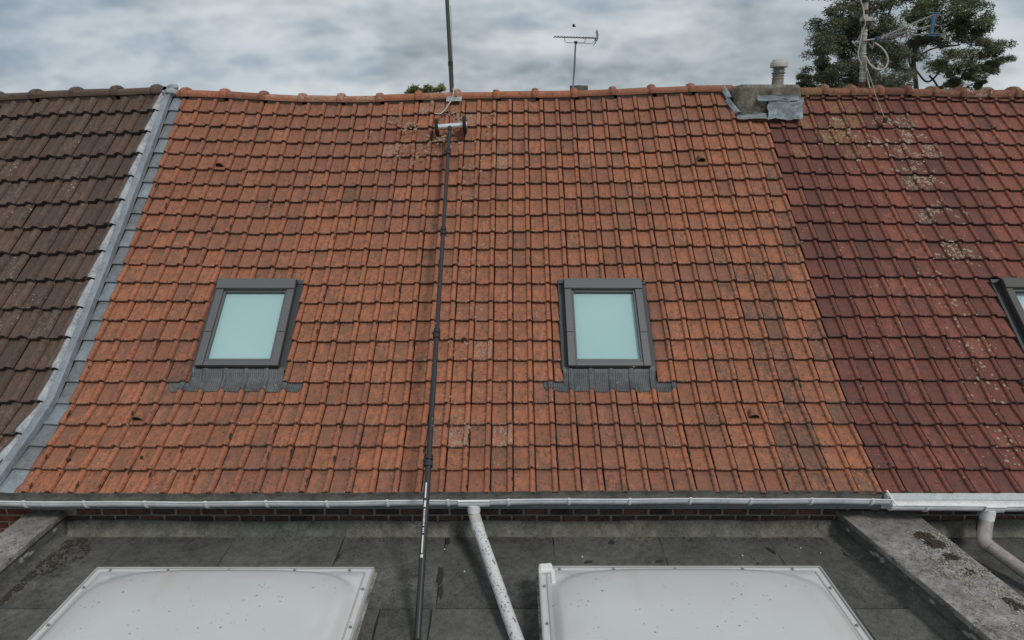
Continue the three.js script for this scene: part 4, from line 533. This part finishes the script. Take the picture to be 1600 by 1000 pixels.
{ // big mast with the blue triple-boom aerial
  const F = 9.85, b = at(1346.5, 138, F), top = at(1353, -12, F), d = top.clone().sub(b), t = thing('aerial', 'blue-ended three-boom television aerial on a pale taped mast with cable loops', 'aerial'), q = (k) => b.clone().addScaledVector(d, k);
  const matTape = felt(82, [0.40, 0.385, 0.36], 0.7, 2, 0.7), matRust = felt(83, [0.13, 0.05, 0.03], 0.9, 3);
  mesh('mast', rod(q(-0.25), q(1.5), 0.036, 0.034, 18), matTape, t); mesh('rusty_foot', rod(q(-0.2), q(0.07), 0.042, 0.04, 18), matRust, t);
  const bands = []; for (const k of [0.1, 0.16, 0.22, 0.28, 0.33, 0.36, 0.48, 0.56, 0.6, 0.66]) bands.push(rod(q(k), q(k + 0.012), 0.041, 0.041, 16)); mesh('tape_bands', bands, std(0.5, 0.49, 0.46, 0.8), t);
  mesh('amplifier_box', [box(0.13, 0.055, 0.09, q(0.72).x, q(0.72).y, q(0.72).z + 0.04, 0.006)], std(0.36, 0.36, 0.35, 0.5), t); mesh('amplifier_lid', box(0.12, 0.045, 0.08, q(0.68).x - 0.004, q(0.68).y - 0.012, q(0.68).z + 0.035, 0.006), matBlack, t); mesh('mast_clamp', [rod(q(0.78), q(0.82), 0.046, 0.046, 12), rod(q(0.9), q(0.93), 0.046, 0.046, 12)], matBlack, t);
  const s = at(1356, 63, F - 0.05), hub = at(1371, 61, F - 0.05); const ends = [at(1459, 23, F - 0.12), at(1457, 39.5, F - 0.12), at(1458, 52, F - 0.12)];
  mesh('boom', rod(s.clone().add(V(-0.06, -0.005, 0)), hub, 0.012, 0.012, 8), matGalv, t); mesh('boom_hub', box(0.065, 0.055, 0.07, hub.x, hub.y, hub.z, 0.01), std(0.03, 0.07, 0.16, 0.6), t);
  for (const e of ends) mesh('boom', rod(hub, e, 0.0085, 0.0085, 8), matGalv, t);
  mesh('end_bracket', [box(0.04, 0.24, 0.03, ends[1].x + 0.0, ends[1].y + 0.005, ends[1].z, 0.006), rod(ends[0].clone().add(V(-0.04, 0.02, 0)), ends[0].clone().add(V(0.06, 0.012, 0.02)), 0.007, 0.007, 8), rod(ends[2].clone().add(V(-0.06, -0.03, 0)), ends[2].clone().add(V(0.10, -0.03, 0.02)), 0.007, 0.007, 8)], matBlue, t);
  for (let k = 0; k < 9; k++) { const u = 0.14 + k * 0.09, els = []; for (const e of ends) { const p = hub.clone().lerp(e, u); els.push(rod(p.clone().add(V(-0.02, 0.012, -0.07)), p.clone().add(V(0.025, -0.01, 0.09)), 0.0042, 0.0042, 5), rod(p.clone().add(V(0.012, 0.02, -0.05)), p.clone().add(V(-0.02, -0.025, 0.08)), 0.0042, 0.0042, 5)); } mesh('element', els, matGalv, t); }
  for (const e of ends) mesh('reflector', [rod(e.clone().add(V(0.02, 0, -0.14)), e.clone().add(V(0.09, -0.02, 0.16)), 0.005, 0.005, 5), tube([e.clone(), e.clone().add(V(0.06, 0.0, 0)), e.clone().add(V(0.1, -0.02, 0.02)), e.clone().add(V(0.11, -0.06, 0.04))], 0.0045, 12, 5)], matGalv, t);
  mesh('boom_brace', [rod(at(1358, 68, F - 0.05), at(1363, 77, F - 0.05), 0.008, 0.008, 6), rod(at(1366, 66, F - 0.06), at(1363, 77, F - 0.06), 0.007, 0.007, 6), rod(hub.clone().add(V(-0.05, -0.03, 0)), hub.clone().add(V(0.16, -0.025, 0.02)), 0.007, 0.007, 6)], matGalv, t);
  mesh('cable', tube([at(1367, 67, F - 0.1), at(1378, 75, F - 0.1), at(1386, 87, F - 0.12), at(1387, 98, F - 0.12), at(1381, 107, F - 0.12), at(1371, 108.5, F - 0.1), at(1360, 101, F - 0.08), at(1353, 89, F - 0.06)], 0.0105, 60, 8), std(0.5, 0.46, 0.38, 0.7), t);
  mesh('cable', tube([at(1344, 0, F - 0.06), at(1349, 14, F - 0.06), at(1350, 28, F - 0.1), at(1352, 36, F - 0.08), at(1347, 50, F - 0.06), at(1344, 66, F - 0.06), at(1341, 82, F - 0.06), at(1342, 92, F - 0.06), at(1346, 101, F - 0.05)], 0.0095, 60, 7), matCable, t);
  mesh('cable', tube([at(1353, 90, F - 0.06), at(1354, 112, F - 0.06), at(1356, 125, F - 0.06), at(1359, 138, F - 0.1)], 0.008, 20, 6), matCable, t);
  mesh('stay_rod', [rod(at(1354, 105, F - 0.05), at(1366, 140, F - 0.18), 0.006, 0.006, 6), rod(at(1353, 124, F - 0.05), at(1361, 124.5, F - 0.08), 0.006, 0.006, 6)], matGalv, t);
  mesh('guy_wire', [rod(at(1364, 138, F - 0.16), at(1382, 184, 9.35), 0.0035, 0.0035, 5)], std(0.33, 0.36, 0.3, 0.7), t); mesh('wire_anchor', box(0.045, 0.07, 0.04, ...at(1383, 188, 9.28).toArray(), 0.008), matBlack, t);
  const a2 = thing('aerial', 'second comb-shaped aerial clamped high on the pale taped mast', 'aerial'); const y0 = at(1352, -3, F), y1 = at(1266, -4, F);
  mesh('boom', rod(y0, y1, 0.011, 0.011, 8), matGalv, a2); for (let i = 0; i < 9; i++) { const p = y0.clone().lerp(y1, 0.12 + i * 0.11); mesh('element', rod(p.clone().add(V(0.11, 0.05, -0.16)), p.clone().add(V(-0.11, -0.06, 0.16)), 0.007, 0.007, 6), matGalv, a2); }
  mesh('dipole', [new THREE.TorusGeometry(0.035, 0.008, 6, 16).scale(0.7, 1, 1).translate(...at(1321, 3, F - 0.05).toArray()), box(0.12, 0.035, 0.06, ...at(1333, -1, F - 0.02).toArray(), 0.008)], matBlack, a2);
}

// ---------------------------------------------------------------- trees behind the houses
function leafMat(r, g, b) { return new THREE.MeshPhysicalMaterial({ color: new THREE.Color().setRGB(r, g, b), roughness: 0.9, transmission: 0.4, thickness: 0, vertexColors: true }); }
function tree(name, label, F, clumps, trunkPts, limbs, dens, leaf, mats, group) {
  const t = thing(name, label, 'tree', group), toW = (px, py, df = 0) => at(px, py, F + df), k = F * 1.02 / 1100, pos = [], col = [], idx = [];
  const rr = mulberry(Math.round(F * 97 + clumps.length)), q = (a, b) => a + (b - a) * rr(), tw = [];
  for (const [px, py, r] of clumps) {
    const c = toW(px, py, q(-1, 1) * 0.7), R0 = r * k, ns = Math.max(5, Math.round(13 * dens * (r / 30)));
    for (let s = 0; s < ns; s++) {
      const a = q(0, 6.28), e = Math.acos(q(-1, 1)), rad = R0 * (0.25 + 0.72 * Math.sqrt(rr())), sc = V(c.x + Math.sin(e) * Math.cos(a) * rad * 1.05, c.y + Math.cos(e) * rad * 0.8, c.z + Math.sin(e) * Math.sin(a) * rad * 1.15), sr = R0 * q(0.24, 0.43), tone = q(0.7, 1.3), yel = q(0, 1);
      if (s % 3 === 0) tw.push(rod(c, sc, 0.02, 0.008, 4));
      const nl = Math.round(175 * dens);
      for (let l = 0; l < nl; l++) {
        const u = q(0, 6.28), w = Math.acos(q(-1, 1)), rd = sr * Math.cbrt(rr()), p = V(sc.x + Math.sin(w) * Math.cos(u) * rd * 1.25, sc.y + Math.cos(w) * rd * 0.75, sc.z + Math.sin(w) * Math.sin(u) * rd * 1.25);
        const dirv = V(q(-1, 1), q(-0.9, 0.45), q(-1, 1)).normalize(), sd = V(q(-1, 1), q(-1, 1), q(-1, 1)).cross(dirv).normalize(), len = leaf * q(0.6, 1.25), wd = len * 0.16;
        const n0 = pos.length / 3; const a0 = p, a1 = p.clone().addScaledVector(dirv, len * 0.5).addScaledVector(sd, wd), a2 = p.clone().addScaledVector(dirv, len), a3 = p.clone().addScaledVector(dirv, len * 0.5).addScaledVector(sd, -wd);
        for (const v of [a0, a1, a2, a3]) { pos.push(v.x, v.y, v.z); const m = tone * q(0.85, 1.15); col.push(clamp(m * (0.8 + 0.25 * yel)), clamp(m * 0.82), clamp(m * 0.72)); }
        idx.push(n0, n0 + 1, n0 + 2, n0, n0 + 2, n0 + 3);
      }
    }
  }
  const g = new THREE.BufferGeometry(); g.setAttribute('position', new THREE.Float32BufferAttribute(pos, 3)); g.setAttribute('color', new THREE.Float32BufferAttribute(col, 3)); g.setIndex(idx); g.computeVertexNormals();
  const o = new THREE.Mesh(g, mats[0]); o.name = 'crown'; o.castShadow = o.receiveShadow = true; t.add(o);
  const tp = trunkPts.map(([px, py, df]) => toW(px, py, df || 0)), base = tp[0].clone(); base.y = 0; base.x -= 0.3;
  const tg = [tube([base, ...tp], 0.08, 30, 8)]; tg.push(rod(base, tp[0], 0.22, 0.085, 10)); mesh('trunk', tg, mats[1], t);
  for (const l of limbs) mesh('limb', tube(l.map(([px, py, df]) => toW(px, py, df || 0)), 0.032, 14, 6), mats[1], t);
  if (tw.length) mesh('twigs', tw, mats[1], t);
  return t;
}
const bark = felt(84, [0.05, 0.04, 0.03], 0.6, 1), leafA = leafMat(0.12, 0.155, 0.075), leafB = leafMat(0.135, 0.175, 0.075), leafC = leafMat(0.27, 0.31, 0.12);
tree('broadleaf_tree', 'tall dark green tree with dense crown right behind the taped mast', 25, [[1300, 42, 28], [1328, 22, 30], [1368, 14, 34], [1288, 72, 24], [1284, 104, 22], [1318, 66, 30], [1345, 100, 34], [1386, 66, 30], [1402, 100, 28], [1398, 130, 28], [1318, 118, 32], [1362, 52, 32], [1340, -22, 36], [1378, -16, 30], [1364, 132, 34], [1300, 138, 28], [1255, 126, 13], [1266, 136, 14], [1340, 150, 36], [1394, 154, 30]],
  [[1362, 190], [1360, 130], [1352, 70], [1356, 10], [1350, -40]], [[[1360, 130], [1330, 100], [1300, 70]], [[1354, 90], [1336, 82], [1322, 40]], [[1356, 60], [1380, 40], [1395, 5]], [[1360, 120], [1385, 100], [1402, 70]]], 1.3, 0.095, [leafA, bark], 'trees behind the ridge');
tree('broadleaf_tree', 'tall loose-crowned tree showing sky gaps round its slim trunk beyond the red ridge', 26.5, [[1446, 14, 32], [1496, 8, 34], [1528, 34, 24], [1436, 24, 14], [1470, 52, 30], [1516, 70, 32], [1550, 72, 20], [1558, 92, 16], [1482, 96, 26], [1448, 70, 24], [1540, 104, 16], [1502, 122, 22], [1480, -30, 46], [1430, 62, 12], [1526, 112, 16], [1432, -20, 30], [1526, -8, 26], [1482, 134, 14], [1512, 44, 26], [1534, 134, 10]],
  [[1433, 190], [1431, 130], [1427, 92], [1436, 50], [1450, 5], [1462, -40]], [[[1431, 110], [1450, 128], [1478, 100]], [[1428, 96], [1452, 78], [1500, 70]], [[1470, 152], [1462, 130], [1452, 118]], [[1490, 150], [1500, 125], [1520, 90]], [[1436, 50], [1480, 40], [1520, 40]], [[1432, 130], [1420, 90], [1424, 60]]], 1.25, 0.095, [leafB, bark], 'trees behind the ridge');
tree('broadleaf_tree', 'light green tree top just showing over the orange ridge near the grey mast', 22, [[648, 139, 8], [665, 138, 7], [656, 145, 10], [691, 139, 6], [676, 144, 9], [640, 146, 7], [664, 162, 16]], [[664, 230], [663, 190], [660, 150]], [[[662, 180], [676, 160], [690, 148]], [[662, 180], [650, 160], [646, 146]]], 0.7, 0.1, [leafC, bark], 'trees behind the ridge');

renderer.render(scene, camera);
